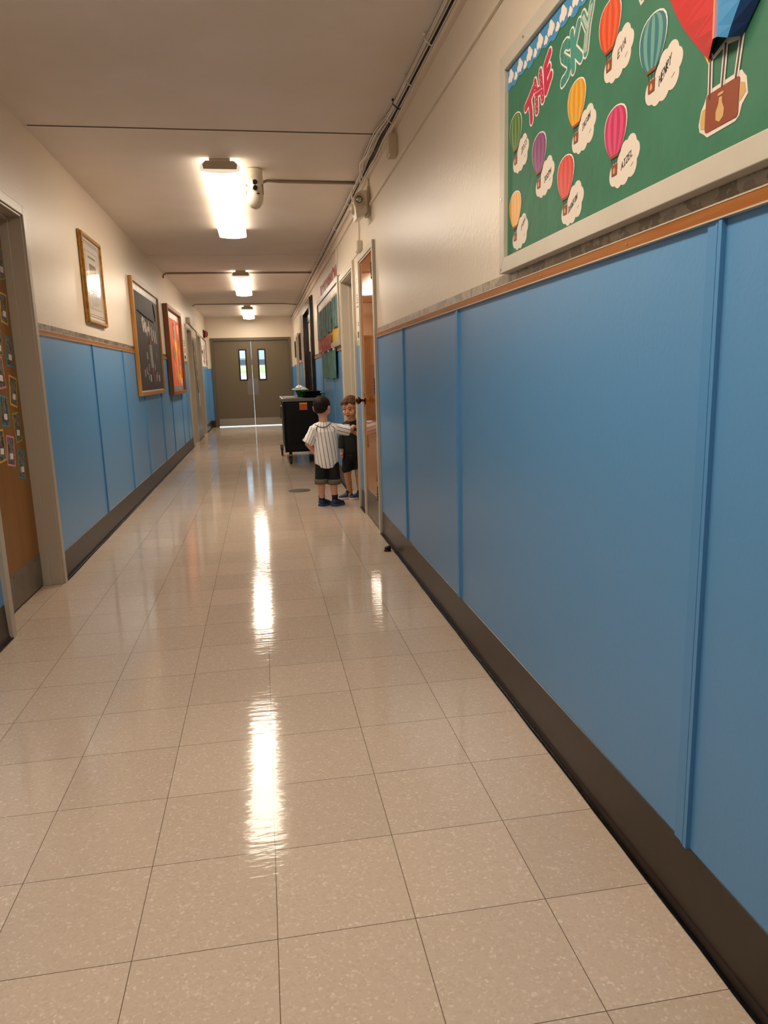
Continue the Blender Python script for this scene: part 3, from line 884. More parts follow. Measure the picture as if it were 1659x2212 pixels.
# ------------------------------------------------------------------ BALLOON BOARD (right wall)
BY0, BY1, BZ0, BZ1 = 1.078, -1.30, 1.516, 2.176
bb = thing('bulletin_board', 'green bulletin board in a pale grey frame, with paper balloons', 'bulletin board', PR((BY0 + BY1) / 2, BZ0, 0))
for nm, poly in (('frame_bottom', [(BY0, BZ0), (BY1, BZ0), (BY1 + .046, BZ0 + .047), (BY0 - .046, BZ0 + .047)]),
                 ('frame_top', [(BY0, BZ1), (BY1, BZ1), (BY1 + .046, BZ1 - .047), (BY0 - .046, BZ1 - .047)]),
                 ('frame_side', [(BY0, BZ0), (BY0, BZ1), (BY0 - .046, BZ1 - .047), (BY0 - .046, BZ0 + .047)]),
                 ('frame_side', [(BY1, BZ0), (BY1, BZ1), (BY1 + .046, BZ1 - .047), (BY1 + .046, BZ0 + .047)])):
    MB().prism(poly, PR, .002, .036).build(nm, M['frame_grey'], bb, bevel=.002)
for q in ((BY0 - .02, BZ0 + .012), (BY0 - .02, 1.75), (.62, BZ1 - .022), (.86, BZ1 - .022), (.4, BZ1 - .022)):
    MB().prism(disc(q, .004, 8), PR, .036, .0375).build('screw', M['steel'], bb)
MB().prism(rect(BY0 - .04, BY1 + .04, BZ0 + .04, BZ1 - .04), PR, .004, .022).build('backing_paper', M['green_paper'], bb)
# scalloped cloud border: sections of trimmer
def cloud_poly(cs, n=120):
    cx = sum(c[0] * c[2] for c in cs) / sum(c[2] for c in cs)
    cy = sum(c[1] * c[2] for c in cs) / sum(c[2] for c in cs)
    out = []
    for i in range(n):
        t = 2 * math.pi * i / n
        dx, dy = math.cos(t), math.sin(t)
        best = .002
        for x, y, r in cs:
            px, py = x - cx, y - cy
            b = px * dx + py * dy
            disc_ = b * b - (px * px + py * py - r * r)
            if disc_ > 0:
                best = max(best, b + math.sqrt(disc_))
        out.append((cx + dx * best, cy + dy * best))
    return out
D0 = .022
sec = 0.90
ys = 1.032
SECT = ('end nearest the word THE', 'stretch above the letters and the teal balloon')
for si in range(2):
    y0, y1 = ys - si * 1.14, max(ys - (si + 1) * 1.14, BY1 + .046)
    pts = [(y0, BZ1 - .047), (y1, BZ1 - .047)]
    n = 96
    for i in range(n + 1):
        y = y1 + (y0 - y1) * i / n
        pts.append((y, BZ1 - .047 - .050 - .013 * abs(math.sin(math.pi * y / .062)) ** .7 - .004 * math.sin(y * 40)))
    t = tag(MB().prism(pts, PR, D0, D0 + .0012).build('cloud_border', M['sky_paper']), 'scalloped blue border with white clouds, %s' % SECT[si], 'border')
    t.location = (0, 0, 0)
    y = y0 - .03
    j = 0
    while y > y1 + .03:
        zc = BZ1 - .047 - (.026 if j % 2 == 0 else .042)
        s_ = .020 if j % 2 == 0 else .012
        cs = [(y, zc, s_ * .75), (y + s_ * .7, zc - s_ * .3, s_ * .55), (y - s_ * .7, zc - s_ * .25, s_ * .5), (y + s_ * .2, zc + s_ * .5, s_ * .5), (y - s_ * .2, zc - s_ * .6, s_ * .45)]
        MB().prism(cloud_poly(cs, 40), PR, D0 + .0012, D0 + .0018).build('cloud', M['white_paper'], t)
        y -= .045 if j % 2 == 0 else .036
        j += 1

# letters THE SKY
LET = {
 'T': ([[(.869, 1.966), (.842, 1.977), (.808, 1.995)], [(.838, 1.976), (.824, 1.94), (.821, 1.916)]], 'red_letter', 'raspberry red paper letter T on the green board'),
 'H': ([[(.796, 2.009), (.785, 1.978), (.778, 1.929)], [(.755, 2.02), (.743, 1.979), (.734, 1.944)], [(.785, 1.978), (.74, 1.973)]], 'red_letter', 'raspberry red paper letter H with pale dots on the green board'),
 'E': ([[(.686, 2.044), (.719, 2.022), (.711, 1.956), (.676, 1.984)], [(.716, 1.994), (.690, 2.008)]], 'red_letter', 'raspberry red paper letter E on the green board'),
 'S': ([[(.556, 2.012), (.575, 2.022), (.593, 2.020), (.602, 2.010), (.597, 1.996), (.577, 1.983), (.557, 1.971), (.552, 1.957), (.562, 1.945), (.58, 1.939), (.596, 1.937)]], 'teal_letter', 'teal paper letter S with brick pattern on the green board'),
 'K': ([[(.541, 2.031), (.535, 1.99), (.528, 1.943)], [(.499, 2.037), (.515, 2.012), (.530, 1.990), (.505, 1.970), (.484, 1.953)]], 'teal_letter', 'plain teal paper letter K on the green board'),
 'Y': ([[(.475, 2.043), (.449, 2.006)], [(.427, 2.047), (.445, 2.008), (.456, 1.955)]], 'teal_letter', 'teal striped paper letter Y on the green board')}
for ch, (ls, mn, lab) in LET.items():
    r = .0115
    o = tag(strokes(MB(), ls, PR, D0, D0 + .001, r + .0045).build('paper_letter', M['white_paper']), lab, 'letter', 'letters of the board title')
    f = strokes(MB(), ls, PR, D0 + .001, D0 + .0016, r).build('letter_face', M[mn], o)
    mb = MB()
    if ch == 'H':
        for ln in ls:
            for i in range(9):
                t = i / 8
                a, b = ln[0], ln[-1]
                mb.prism(disc((a[0] + (b[0] - a[0]) * t + .004 * (-1) ** i, a[1] + (b[1] - a[1]) * t), .0018, 8), PR, D0 + .0016, D0 + .0022)
        mb.build('dot_print', M['offwhite'], o)
    elif ch == 'Y':
        for ln in ls:
            for q in (-.006, -.002, .002, .006):
                strokes(mb, [[(a + q, b) for a, b in ln]], PR, D0 + .0016, D0 + .002, .0007)
        mb.build('stripe_print', M['white_paper'], o)
    elif ch == 'S':
        for a, b in ls[0]:
            for q in (-.006, 0, .006):
                strokes(mb, [[(a + .007, b + q + .001), (a - .002, b + q + .001), (a - .002, b + q - .003)]], PR, D0 + .0016, D0 + .002, .0008)
        mb.build('brick_print', M['teal_letter2'], o)

# name balloons
BAL = [('orange', .326, 2.011, 'D9461E', 'E56238', ('EVA', (.287, 1.874), (.251, 1.891), (.292, 1.890)), 'orange striped paper balloon with a name cloud, right of the teal letters'),
       ('teal', .130, 1.898, '33777D', '6E9F92', ('HENRY', (.103, 1.753), (.061, 1.780), (.110, 1.771)), 'teal striped paper balloon with a name cloud, left of the big red balloon'),
       ('yellow', .500, 1.909, 'DE9414', 'E3AB45', ('JASON', (.466, 1.779), (.422, 1.798), (.472, 1.793)), 'yellow striped paper balloon with a name cloud, below the letter K'),
       ('green', .953, 1.978, '446A2C', '6A9148', ('IRIS', (.905, 1.846), (.857, 1.866), (.912, 1.862)), 'leaf green striped paper balloon with a name cloud, left of the letter T'),
       ('purple', .753, 1.861, '7A3068', '94507F', ('JOSEPH', (.715, 1.718), (.666, 1.733), (.723, 1.732)), 'purple striped paper balloon with a name cloud'),
       ('red', .560, 1.748, 'C92E24', 'DA463A', ('DAWSON', (.540, 1.601), (.487, 1.625), (.550, 1.616)), 'scarlet striped paper balloon with a name cloud, low on the green board'),
       ('pink', .283, 1.776, 'BD2F5A', 'DB4879', ('AIZEL', (.253, 1.633), (.203, 1.652), (.260, 1.647)), 'pink striped paper balloon with a name cloud'),
       ('amber', .953, 1.750, 'DE951C', 'E3AB49', ('SON', (.902, 1.624), (.868, 1.647), (.908, 1.638)), 'amber striped paper balloon with a curling name cloud, in the lower corner of the board')]
EGG = [(0, 0.0), (0.2, -0.0009), (0.45, -0.0036), (0.7, -0.0095), (0.88, -0.0189), (0.98, -0.0315), (1.0, -0.0432), (0.96, -0.0576), (0.86, -0.072), (0.7, -0.0864), (0.5, -0.0972), (0.36, -0.1044)]
for nm, yc, zt, c1, c2, (txt, p0, p1, pt), lab in BAL:
    hw = .0515
    sh = .10      # the cards lean: lower parts shift towards -u
    def U(u, v, yc=yc, zt=zt):      # local (right, up) -> wall (y,z)
        return (yc - u + .004, zt + v)
    def FN(a, b, d):
        return PR(a, b, D0 + d)
    t = thing('paper_balloon', lab, 'paper balloon', PR(yc, zt - .17, D0), 'name balloons on the green board')
    cl = [(.002, -.145, .025), (.022, -.157, .021), (.048, -.154, .023), (.080, -.144, .024), (.094, -.119, .021), (.076, -.103, .024), (.050, -.107, .022), (.044, -.130, .032)]
    cl = [(*U(a, b), r) for a, b, r in cl]
    MB().prism(cloud_poly(cl), FN, 0, .0008).build('name_cloud', M['offwhite'], t)
    # white cut margin round the balloon
    egg = [U(hw * a * 1.07, b * 1.015 + .003) for a, b in EGG] + [U(-hw * a * 1.07, b * 1.015 + .003) for a, b in reversed(EGG)]
    MB().prism(egg, FN, .0008, .0012).build('cut_margin', M['white_paper'], t)
    A = mat(nm + '_stripe', c1, 0.4); B = mat(nm + '_stripe_pale', c2, 0.4)
    mb = MB()
    fr = [-1, -.72, -.42, -.13, .16, .46, .75, 1]
    for i in range(7):
        mb.use(i % 2)
        poly = [U(hw * a * fr[i], b) for a, b in EGG] + [U(hw * a * fr[i + 1], b) for a, b in reversed(EGG)]
        mb.prism(poly, FN, .0012, .0018)
    mb.build('envelope', [A, B], t)
    nb = [U(-hw * .42, -.1015), U(hw * .42, -.1015), U(hw * .38, -.108), U(-hw * .38, -.108)]
    MB().prism(nb, FN, .0018, .0022).build('neck_band', M['brown_paper'], t)
    mb = MB()
    for q in (-.014, 0, .014):
        strokes(mb, [[U(q, -.108), U(q * .75 + .002, -.126)]], FN, .0012, .0018, .0006)
    mb.build('rope', M['rope_ink'], t)
    bk = [U(-.012, -.123), U(.016, -.123), U(.014, -.147), U(-.010, -.147)]
    k = MB().prism(bk, FN, .0014, .0020).build('basket', M['brown_paper'], t)
    MB().prism([U(*q) for q in ((.002, -.129), (.006, -.134), (.007, -.140), (.002, -.144), (-.003, -.140), (-.002, -.134))], FN, .0020, .0024).build('sandbag_print', M['tan_paper'], k)
    lettering(MB(), txt, p0, p1, pt, FN, .0008, .0012, .0010).build('name_lettering', M['ink'], t)
    strokes(MB(), [[U(.078, -.146), U(.088, -.140)]], FN, .0008, .0013, .0005).build('staple', M['text_grey'], t)

# small green cut-out at the top edge
o = tag(MB().prism([(.205, 1.985), (.201, 1.955), (.190, 1.938), (.178, 1.940), (.168, 1.960), (.166, 1.985)], PR, D0, D0 + .001).build('paper_cutout', M['offwhite']), 'cream edged green paper cutout at the top of the board between two balloons', 'cutout')
MB().prism([(.198, 1.985), (.194, 1.957), (.187, 1.945), (.179, 1.947), (.173, 1.962), (.171, 1.985)], PR, D0 + .001, D0 + .0015).build('green_face', mat('olive_leaf', '6E8A3E', .5), o)

# big folded balloon
g = thing('big_paper_balloon', 'big red and blue folded paper balloon with a brown basket', 'paper balloon', PR(-.12, 1.62, D0))
rows = [(.062, 2.118), (.103, 2.06), (.112, 2.0), (.101, 1.945), (.071, 1.895), (.047, 1.860), (.020, 1.825), (-.016, 1.787), (-.054, 1.750), (-.069, 1.735)]
cen = [(-.125, 2.128), (-.124, 2.06), (-.123, 2.0), (-.123, 1.945), (-.122, 1.895), (-.122, 1.86), (-.1225, 1.83), (-.123, 1.79), (-.124, 1.762), (-.124, 1.745)]
def sheet(name, A, B, m, th=.0012):
    mb = MB()
    n = len(A)
    vs = [PR(*a) for a in A] + [PR(*b) for b in B]
    vs2 = [PR(a[0], a[1], a[2] + th) for a in A] + [PR(b[0], b[1], b[2] + th) for b in B]
    fs = [(i, i + 1, n + i + 1, n + i) for i in range(n - 1)]
    k = 2 * n
    mb.add(vs + vs2, fs + [tuple(x + k for x in reversed(f)) for f in fs] + [(i, k + i, k + i + 1, i + 1) for i in range(n - 1)] + [(n + i, n + i + 1, k + n + i + 1, k + n + i) for i in range(n - 1)] + [(0, n, k + n, k), (n - 1, k + n - 1, k + 2 * n - 1, 2 * n - 1)])
    return mb.build(name, m, g, smooth=False)
mid = [((a[0] * .5 + c[0] * .5), a[1] * .5 + c[1] * .5) for a, c in zip(rows, cen)]
sheet('red_gore', [(*a, D0 + .002) for a in rows], [(*c, D0 + .030) for c in cen], M['red_card'])
sheet('orange_edge', [(c[0], c[1], D0 + .0312) for c in cen], [(c[0] - .0035, c[1], D0 + .0305) for c in cen], M['orange_card'])
mir = [(-.246 - a[0], a[1]) for a in rows]
m2 = [(c[0] + (q[0] - c[0]) * .62, q[1] * .45 + c[1] * .55 - .006) for c, q in zip(cen, mir)]
sheet('lilac_gore', [(c[0] - .0035, c[1], D0 + .0305) for c in cen], [(c[0] - .010, c[1], D0 + .029) for c in cen], mat('lilac_card', '8E6F94', .5))
sheet('blue_gore', [(c[0] - .010, c[1], D0 + .029) for c in cen], [(*q, D0 + .024) for q in m2], M['blue_card'])
sheet('navy_gore', [(q[0] - .0005, q[1], D0 + .024) for q in m2], [(q[0] + .012, q[1], D0 + .002) for q in mir], M['navy_card'])
# ropes with pale margins
for a, b in (((-.075, 1.738), (-.078, 1.668)), ((-.118, 1.742), (-.114, 1.676)), ((-.162, 1.738), (-.152, 1.676))):
    rp = strokes(MB(), [[a, b]], PR, D0 + .001, D0 + .002, .0065).build('rope_margin', M['offwhite'], g)
    strokes(MB(), [[a, b]], PR, D0 + .002, D0 + .0026, .0022).build('rope', M['rope_ink'], rp)
MB().prism([(-.070, 1.733), (-.074, 1.728), (-.118, 1.740), (-.16, 1.733), (-.165, 1.74), (-.12, 1.75)], PR, D0 + .001, D0 + .002).build('neck_margin', M['offwhite'], g)
MB().prism([(-.062, 1.752), (-.056, 1.746), (-.068, 1.728), (-.074, 1.735)], PR, D0 + .001, D0 + .002).build('yellow_tab', M['yellow_card'], g)
bm_ = MB().prism([(-.060, 1.664), (-.072, 1.683), (-.165, 1.684), (-.172, 1.676), (-.180, 1.668), (-.186, 1.640), (-.172, 1.628), (-.166, 1.612), (-.156, 1.606), (-.075, 1.604), (-.064, 1.612), (-.05, 1.62), (-.046, 1.633), (-.052, 1.655)], PR, D0, D0 + .001).build('basket_margin', M['offwhite'], g)
for poly in ([(-.056, 1.655), (-.066, 1.655), (-.066, 1.620), (-.054, 1.623), (-.051, 1.636)], [(-.165, 1.665), (-.177, 1.660), (-.181, 1.645), (-.165, 1.634)]):
    MB().prism(poly, PR, D0 + .001, D0 + .0016).build('cloud_print', M['tan_paper'], bm_)
bk = MB().prism(rrect(-.163, -.068, 1.612, 1.676, .006), PR, D0 + .001, D0 + .0022).build('basket', M['brown_paper'], g)
MB().prism([(-.108, 1.660), (-.116, 1.660), (-.117, 1.650), (-.124, 1.638), (-.123, 1.625), (-.112, 1.619), (-.101, 1.625), (-.100, 1.638), (-.107, 1.650)], PR, D0 + .0022, D0 + .0028).build('sandbag', M['tan_paper'], bk)
strokes(MB(), [[(-.106, 1.665), (-.118, 1.665)]], PR, D0 + .0022, D0 + .003, .0022).build('bag_tie', M['tan_paper'], bk)

# ------------------------------------------------------------------ PRINTED POSTER between the right doors
ps = thing('poster', 'tall white printed notice between the wooden door and the recessed doorway', 'poster', PR(4.92, 1.5, 0))
MB().prism(rect(4.81, 5.06, 1.495, 2.03), PR, 0, .0015).build('sheet', M['white_paper'], ps)
for z, w_ in ((1.99, .14), (1.965, .18), (1.93, .12), (1.86, .16), (1.84, .17), (1.82, .15), (1.80, .17), (1.765, .17), (1.63, .1), (1.61, .1)):
    MB().prism(rect(4.935 - w_ / 2, 4.935 + w_ / 2, z - .006, z + .006), PR, .0015, .002).build('text_line', M['text_grey'], ps)
MB().prism(rect(4.83, 5.03, 1.505, 1.56), PR, .0015, .002).build('printed_photo', M['snap'], ps)
tag(MB().prism(rect(4.80, 5.08, 1.44, 1.487), PR, 0, .0015).build('picture_border', M['grey_print']), 'short grey printed strip below the white notice', 'border')

# ------------------------------------------------------------------ TEAL PAPER BOARD (right wall, beyond the recessed doorway)
tb = thing('bulletin_board', 'grey framed board with teal painted paper on yellow, beyond the recessed doorway', 'bulletin board', PR(7.6, 1.49, 0))
ring_frame(MB(), PR, 8.98, 6.22, 1.50, 2.19, .06, .002, .035).build('frame', M['casing'], tb, bevel=.002)
MB().prism(rect(8.93, 6.27, 1.55, 2.14), PR, .004, .018).build('yellow_backing', M['yellow_card'], tb)
MB().prism(rect(8.92, 6.28, 2.05, 2.13), PR, .018, .020).build('printed_top_border', M['grey_print'], tb)
MB().prism(rect(6.55, 6.28, 1.56, 1.62), PR, .018, .020).build('printed_corner', M['grey_print'], tb)
def wavy_sheet(name, m, y0, y1, z0, z1, d, lab=None, parent=None, n=22, amp=.008):
    mb = MB()
    top, bot = [], []
    for i in range(n + 1):
        y = y0 + (y1 - y0) * i / n
        a = d + amp * math.sin(i * 1.9) + amp
        top.append(PR(y, z1, a)); bot.append(PR(y, z0 + .01 * math.sin(i * 2.3), a + .004))
    vs = top + bot + [(x - .0012, y, z) for x, y, z in top + bot]
    k = n + 1
    fs = [(i, i + 1, k + i + 1, k + i) for i in range(n)] + [(2 * k + i, 3 * k + i, 3 * k + i + 1, 2 * k + i + 1) for i in range(n)]
    fs += [(i, 2 * k + i, 2 * k + i + 1, i + 1) for i in range(n)] + [(k + i, k + i + 1, 3 * k + i + 1, 3 * k + i) for i in range(n)] + [(0, k, 3 * k, 2 * k), (n, 2 * k + n, 3 * k + n, k + n)]
    mb.add(vs, fs)
    return mb.build(name, m, parent)
for i, (a, b, z0, lab) in enumerate(((8.95, 8.35, 1.66, 'teal painted paper strip at the far end of the yellow board'), (8.3, 7.7, 1.675, 'teal painted paper strip second from the far end of the yellow board'), (7.65, 7.05, 1.69, 'teal painted paper strip second from the near end of the yellow board'), (6.85, 6.32, 1.70, 'teal painted paper strip nearest the recessed doorway'))):
    tag(wavy_sheet('painted_paper', M['teal_streak'], a, b, z0, 2.02, .02), lab, 'paper', 'teal papers pinned on the yellow board')
hp = tag(wavy_sheet('painted_paper', M['teal_streak2'], 8.42, 6.72, 1.165, 1.485, .012, n=30, amp=.010), 'teal and brown collage paper hanging from clips below the rail', 'paper')
for y in (8.3, 7.55, 6.9):
    tag(MB().box(W - .036, W - .010, y - .03, y + .03, 1.472, 1.497).build('clip', M['white_paper'], bevel=.003), 'white clip holding the hanging teal collage paper', 'clip', 'white clips on the chair rail')
# red cut-out lettering over and across the lower frame (illegible at this angle)
def red_glyphs(y0, y1, z, h, n, d, lab, grp, r=.022):
    rnd = random.Random(int(z * 1000))
    step = (y1 - y0) / n
    shapes = [[[(0, 0), (0, 1)], [(.6, 0), (.6, 1)], [(0, .5), (.6, .5)]], [[(0, 0), (0, 1), (.55, .95), (.6, .5), (.55, .05), (0, 0)]], [[(.1, 0), (.1, 1)], [(.1, 1), (.65, .9)]], [[(.3, 1), (0, .7), (0, .3), (.3, 0), (.6, .3), (.6, .7), (.3, 1)]], [[(0, 1), (.3, 0), (.6, 1)]]]
    for i in range(n):
        sh = shapes[rnd.randrange(len(shapes))]
        ya = y0 + step * i
        ls = [[(ya + step * .9 * x, z + h * v + .01 * rnd.uniform(-1, 1)) for x, v in ln] for ln in sh]
        tag(strokes(MB(), ls, PR, d, d + .002, r).build('paper_letter', M['red_cut']), lab, 'letter', grp)
M['red_cut'] = mat('red_cut_paper', 'A52C16', 0.6)
red_glyphs(8.60, 6.48, 2.225, .105, 13, 0.0, 'small dark red paper letter in the row above the teal paper board', 'red letters above the teal paper board')
red_glyphs(8.80, 7.0, 1.575, .075, 10, .037, 'dark red paper letter in the upper row across the board bottom', 'red letters, upper row at the board bottom')
red_glyphs(8.80, 7.1, 1.50, .070, 9, .037, 'dark red paper letter in the lower row across the board bottom', 'red letters, lower row at the board bottom')

# striped chart low on the wall behind the boys
fl = thing('chart', 'small green, orange and red striped chart low on the wall behind the boys', 'chart', PR(6.55, .33, 0))
for z0, z1, c in ((.43, .52, '2F6A3A'), (.37, .43, 'E8792E'), (.33, .37, 'C2332A')):
    MB().prism(rect(6.35, 6.80, z0, z1), PR, 0, .004).build('stripe', mat('chart_' + c, c, .5), fl)

# far right pictures
tk = thing('paper_tree', 'beige paper birch trunk with dark marks left of the black framed door', 'paper tree', PR(12.9, 1.05, 0))
MB().prism([(13.45, 2.35), (12.42, 2.33), (12.36, 1.6), (12.30, 1.05), (12.70, 1.02), (13.0, 1.25), (13.25, 1.5), (13.35, 1.8)], PR, .003, .02).build('trunk', M['birch'], tk)
for y, z in ((12.9, 1.75), (12.6, 1.5), (12.75, 1.33), (12.5, 1.17), (13.1, 2.0), (12.7, 2.2)):
    MB().prism([(y + .12, z), (y, z + .018), (y - .10, z), (y, z - .014)], PR, .02, .021).build('bark_mark', M['birch_mark'], tk)
def picture(fn, y0, y1, z0, z1, m, inner, lab, fw=.03):
    t = thing('framed_picture', lab, 'picture', fn((y0 + y1) / 2, z0, 0))
    ring_frame(MB(), fn, y0, y1, z0, z1, fw, .002, .025).build('frame', m, t)
    MB().prism(rect(y0 + (fw if y1 > y0 else -fw), y1 - (fw if y1 > y0 else -fw), z0 + fw, z1 - fw), fn, .003, .012).build('print', inner, t)
    return t
picture(PR, 13.86, 14.22, 1.52, 2.06, M['black_frame'], M['maroon'], 'dark brown framed picture between the paper tree and the end doorway')
picture(PR, 15.75, 16.15, 1.62, 1.99, M['black_frame'], M['ink'], 'black framed picture on the right nearest the olive double doors')

# ------------------------------------------------------------------ LEFT WALL
# gold framed certificate
gf = thing('framed_picture', 'gold framed certificate with text under glass, on the left wall', 'picture', PL(4.84, 1.63, 0))
y0, y1, z0, z1 = 4.49, 5.17, 1.632, 2.30
ring_frame(MB(), PL, y0, y1, z0, z1, .024, .004, .020).build('frame_back', M['gold'], gf, bevel=.002)
ring_frame(MB(), PL, y0 + .008, y1 - .008, z0 + .008, z1 - .008, .024, .018, .036).build('frame_front', M['gold'], gf, bevel=.005)
MB().prism(rect(y0 + .028, y1 - .028, z0 + .028, z1 - .028), PL, .006, .020).build('certificate', M['pic_glass'], gf)
ring_frame(MB(), PL, y0 + .055, y1 - .055, z0 + .055, z1 - .055, .006, .020, .0205).build('mat_line', M['maroon'], gf)
ring_frame(MB(), PL, y0 + .072, y1 - .072, z0 + .072, z1 - .072, .004, .020, .0205).build('mat_line', M['maroon'], gf)
ring_frame(MB(), PL, y0 + .13, y1 - .13, z0 + .12, z1 - .12, .004, .020, .0205).build('print_border', M['text_grey'], gf)
MB().prism(rect(4.72, 4.95, 1.98, 2.09), PL, .020, .0206).build('printed_photo', M['print_grey'], gf)
for i, (z, w_) in enumerate(((2.135, .26), (1.905, .22), (1.888, .24), (1.871, .16), (1.854, .24), (1.837, .24), (1.820, .22), (1.803, .20), (1.786, .14))):
    MB().prism(rect(4.83 - w_ / 2, 4.83 + w_ / 2, z - .004, z + (.010 if i == 0 else .004)), PL, .020, .0206).build('text_line', M['text_grey'], gf)

# rocket board
rb = thing('bulletin_board', 'brown rocket bulletin board in an oak frame on the left wall', 'bulletin board', PL(7.6, 1.03, 0))
y0, y1, z0, z1 = 6.56, 8.52, 1.035, 2.245
ring_frame(MB(), PL, y0, y1, z0, z1, .042, .004, .040).build('frame', M['oak'], rb, bevel=.003)
MB().prism(rect(y0 + .038, y1 - .038, z0 + .038, z1 - .038), PL, .006, .020).build('backing_paper', M['brown_felt'], rb)
MB().prism(rect(y0 + .042, y1 - .042, z1 - .115, z1 - .042), PL, .020, .0215).build('printed_top_border', M['grey_print'], rb)
ring_frame(MB(), PL, y0 + .042, y1 - .042, z0 + .042, z1 - .042, .012, .0215, .0222).build('paper_edging', M['offwhite'], rb)
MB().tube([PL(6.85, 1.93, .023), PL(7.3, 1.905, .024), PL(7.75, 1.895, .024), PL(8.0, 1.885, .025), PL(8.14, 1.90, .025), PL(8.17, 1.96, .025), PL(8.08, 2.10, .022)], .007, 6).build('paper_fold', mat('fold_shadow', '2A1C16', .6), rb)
GL = [([[(7.187, 1.872), (7.133, 1.842), (7.178, 1.743)], [(7.277, 1.859), (7.270, 1.829), (7.191, 1.749)]], 'first white paper letter on the rocket board, heart shaped'),
      ([[(7.305, 1.819), (7.300, 1.739)], [(7.387, 1.83), (7.361, 1.75)], [(7.30, 1.773), (7.381, 1.783)]], 'second white paper letter on the rocket board'),
      ([[(7.412, 1.745), (7.425, 1.712)]], 'lowest short white paper letter on the rocket board'),
      ([[(7.593, 1.843), (7.602, 1.802)], [(7.493, 1.789), (7.507, 1.757)], [(7.632, 1.794), (7.624, 1.726)], [(7.484, 1.774), (7.634, 1.78)]], 'cross shaped white paper letter on the rocket board'),
      ([[(7.795, 1.795), (7.804, 1.675)]], 'straight white paper letter above the rocket tip'),
      ([[(7.938, 1.773), (7.988, 1.655)]], 'slanting white paper letter next to last on the rocket board'),
      ([[(8.096, 1.767), (8.14, 1.653)]], 'last white paper letter on the rocket board')]
for ls, lab in GL:
    tag(strokes(MB(), ls, PL, .020, .0225, .023).build('paper_letter', M['white_paper']), lab, 'letter', 'white letters on the rocket board')
rk = thing('paper_rocket', 'silver paper rocket with dark red nose and flames', 'rocket', PL(7.62, 1.15, .02))
MB().prism([(7.50, 1.60), (7.71, 1.605), (7.745, 1.345), (7.56, 1.34)], PL, .020, .024).build('rocket_body', M['rocket_grey'], rk)
MB().prism([(7.495, 1.602), (7.61, 1.672), (7.715, 1.607)], PL, .020, .0245).build('nose_cone', M['rocket_red'], rk)
MB().prism([(7.57, 1.34), (7.735, 1.345), (7.72, 1.23), (7.77, 1.155), (7.69, 1.15), (7.66, 1.22)], PL, .020, .023).build('flame', M['rocket_red'], rk)
for q in ((7.60, 1.50), (7.62, 1.42)):
    MB().prism(disc(q, .022, 12), PL, .024, .025).build('porthole', M['facade'], rk)
POS = [(7.318, 1.472, 'tan'), (8.069, 1.493, 'dim'), (7.372, 1.343, 'g'), (7.855, 1.356, 'p'), (7.05, 1.275, 'g'), (7.194, 1.302, 'p'), (7.312, 1.244, 'g'), (7.459, 1.224, 'w'), (7.997, 1.259, 'g'), (8.16, 1.224, 'w'), (7.923, 1.224, 'p')]
WH = ['upper left of the rocket', 'upper right of the rocket', 'close left of the rocket body', 'close right of the rocket body', 'farthest left in the cluster below', 'second from the left in the low cluster', 'third from the left in the low cluster', 'just left of the rocket flame', 'right of the flame, upper', 'farthest right in the low cluster', 'just right of the rocket flame']
for (y, z, c), w_ in zip(POS, WH):
    tag(MB().prism([(y - .028, z + .035), (y + .022, z + .040), (y + .030, z - .036), (y - .018, z - .044)], PL, .020, .022).build('name_card', M[{'tan': 'tan_paper', 'dim': 'birch_mark', 'g': 'rocket_grey', 'p': 'pink_paper', 'w': 'offwhite'}[c]]), 'small paper card on the rocket board, ' + w_, 'card', 'small cards on the rocket board')

# orange board
ob = thing('bulletin_board', 'orange bulletin board with collage in a brown frame on the left wall', 'bulletin board', PL(10, .99, 0))
y0, y1, z0, z1 = 9.20, 10.95, .985, 2.225
ring_frame(MB(), PL, y0, y1, z0, z1, .05, .004, .068).build('frame', M['dark_oak'], ob, bevel=.003)
MB().prism(rect(y0 + .05, y1 - .05, z0 + .05, z1 - .05), PL, .006, .025).build('backing_paper', M['orange_paper'], ob)
MB().prism(rect(y0 + .06, y1 - .06, z1 - .15, z1 - .06), PL, .025, .027).build('printed_top_border', M['grey_print'], ob)
MB().prism(rect(y0 + .06, y1 - .06, z0 + .06, z0 + .12), PL, .025, .027).build('printed_bottom_border', mat('slate_border', '5E7078', .5, vary=(25, '8A9AA0', .2)), ob)
cg = thing('paper_flower', 'tall yellow paper flower collage with grey bird on the orange board', 'collage', PL(10.25, 1.15, .025))
strokes(MB(), [[(10.20, 1.72), (10.25, 1.60), (10.26, 1.45), (10.28, 1.33), (10.30, 1.22)]], PL, .025, .029, .045).build('stem', M['yellow_card'], cg)
MB().prism(cloud_poly([(10.16, 1.74, .085), (10.27, 1.70, .085), (10.22, 1.65, .07)]), PL, .025, .030).build('flower_head', M['yellow_card'], cg)
MB().prism(cloud_poly([(10.16, 1.92, .10), (10.20, 1.85, .12), (10.22, 1.78, .10)]), PL, .025, .028).build('pale_bird', M['tan_paper'], cg)
MB().prism(cloud_poly([(10.12, 1.93, .075), (10.17, 1.86, .08), (10.2, 1.81, .06)]), PL, .028, .031).build('grey_bird', M['rocket_grey'], cg)
MB().prism(disc((10.19, 1.99), .06, 14), PL, .028, .031).build('white_head', M['white_paper'], cg)
MB().prism(disc((10.13, 2.005), .03, 12), PL, .031, .033).build('dark_eye', M['ink'], cg)
MB().prism([(9.80, 1.64), (9.94, 1.70), (10.06, 1.58), (9.98, 1.47), (9.84, 1.50)], PL, .025, .028).build('leaf', M['leaf_brown'], cg)
MB().prism([(10.27, 1.26), (10.34, 1.26), (10.34, 1.15), (10.25, 1.14)], PL, .025, .029).build('pale_base', M['facade'], cg)
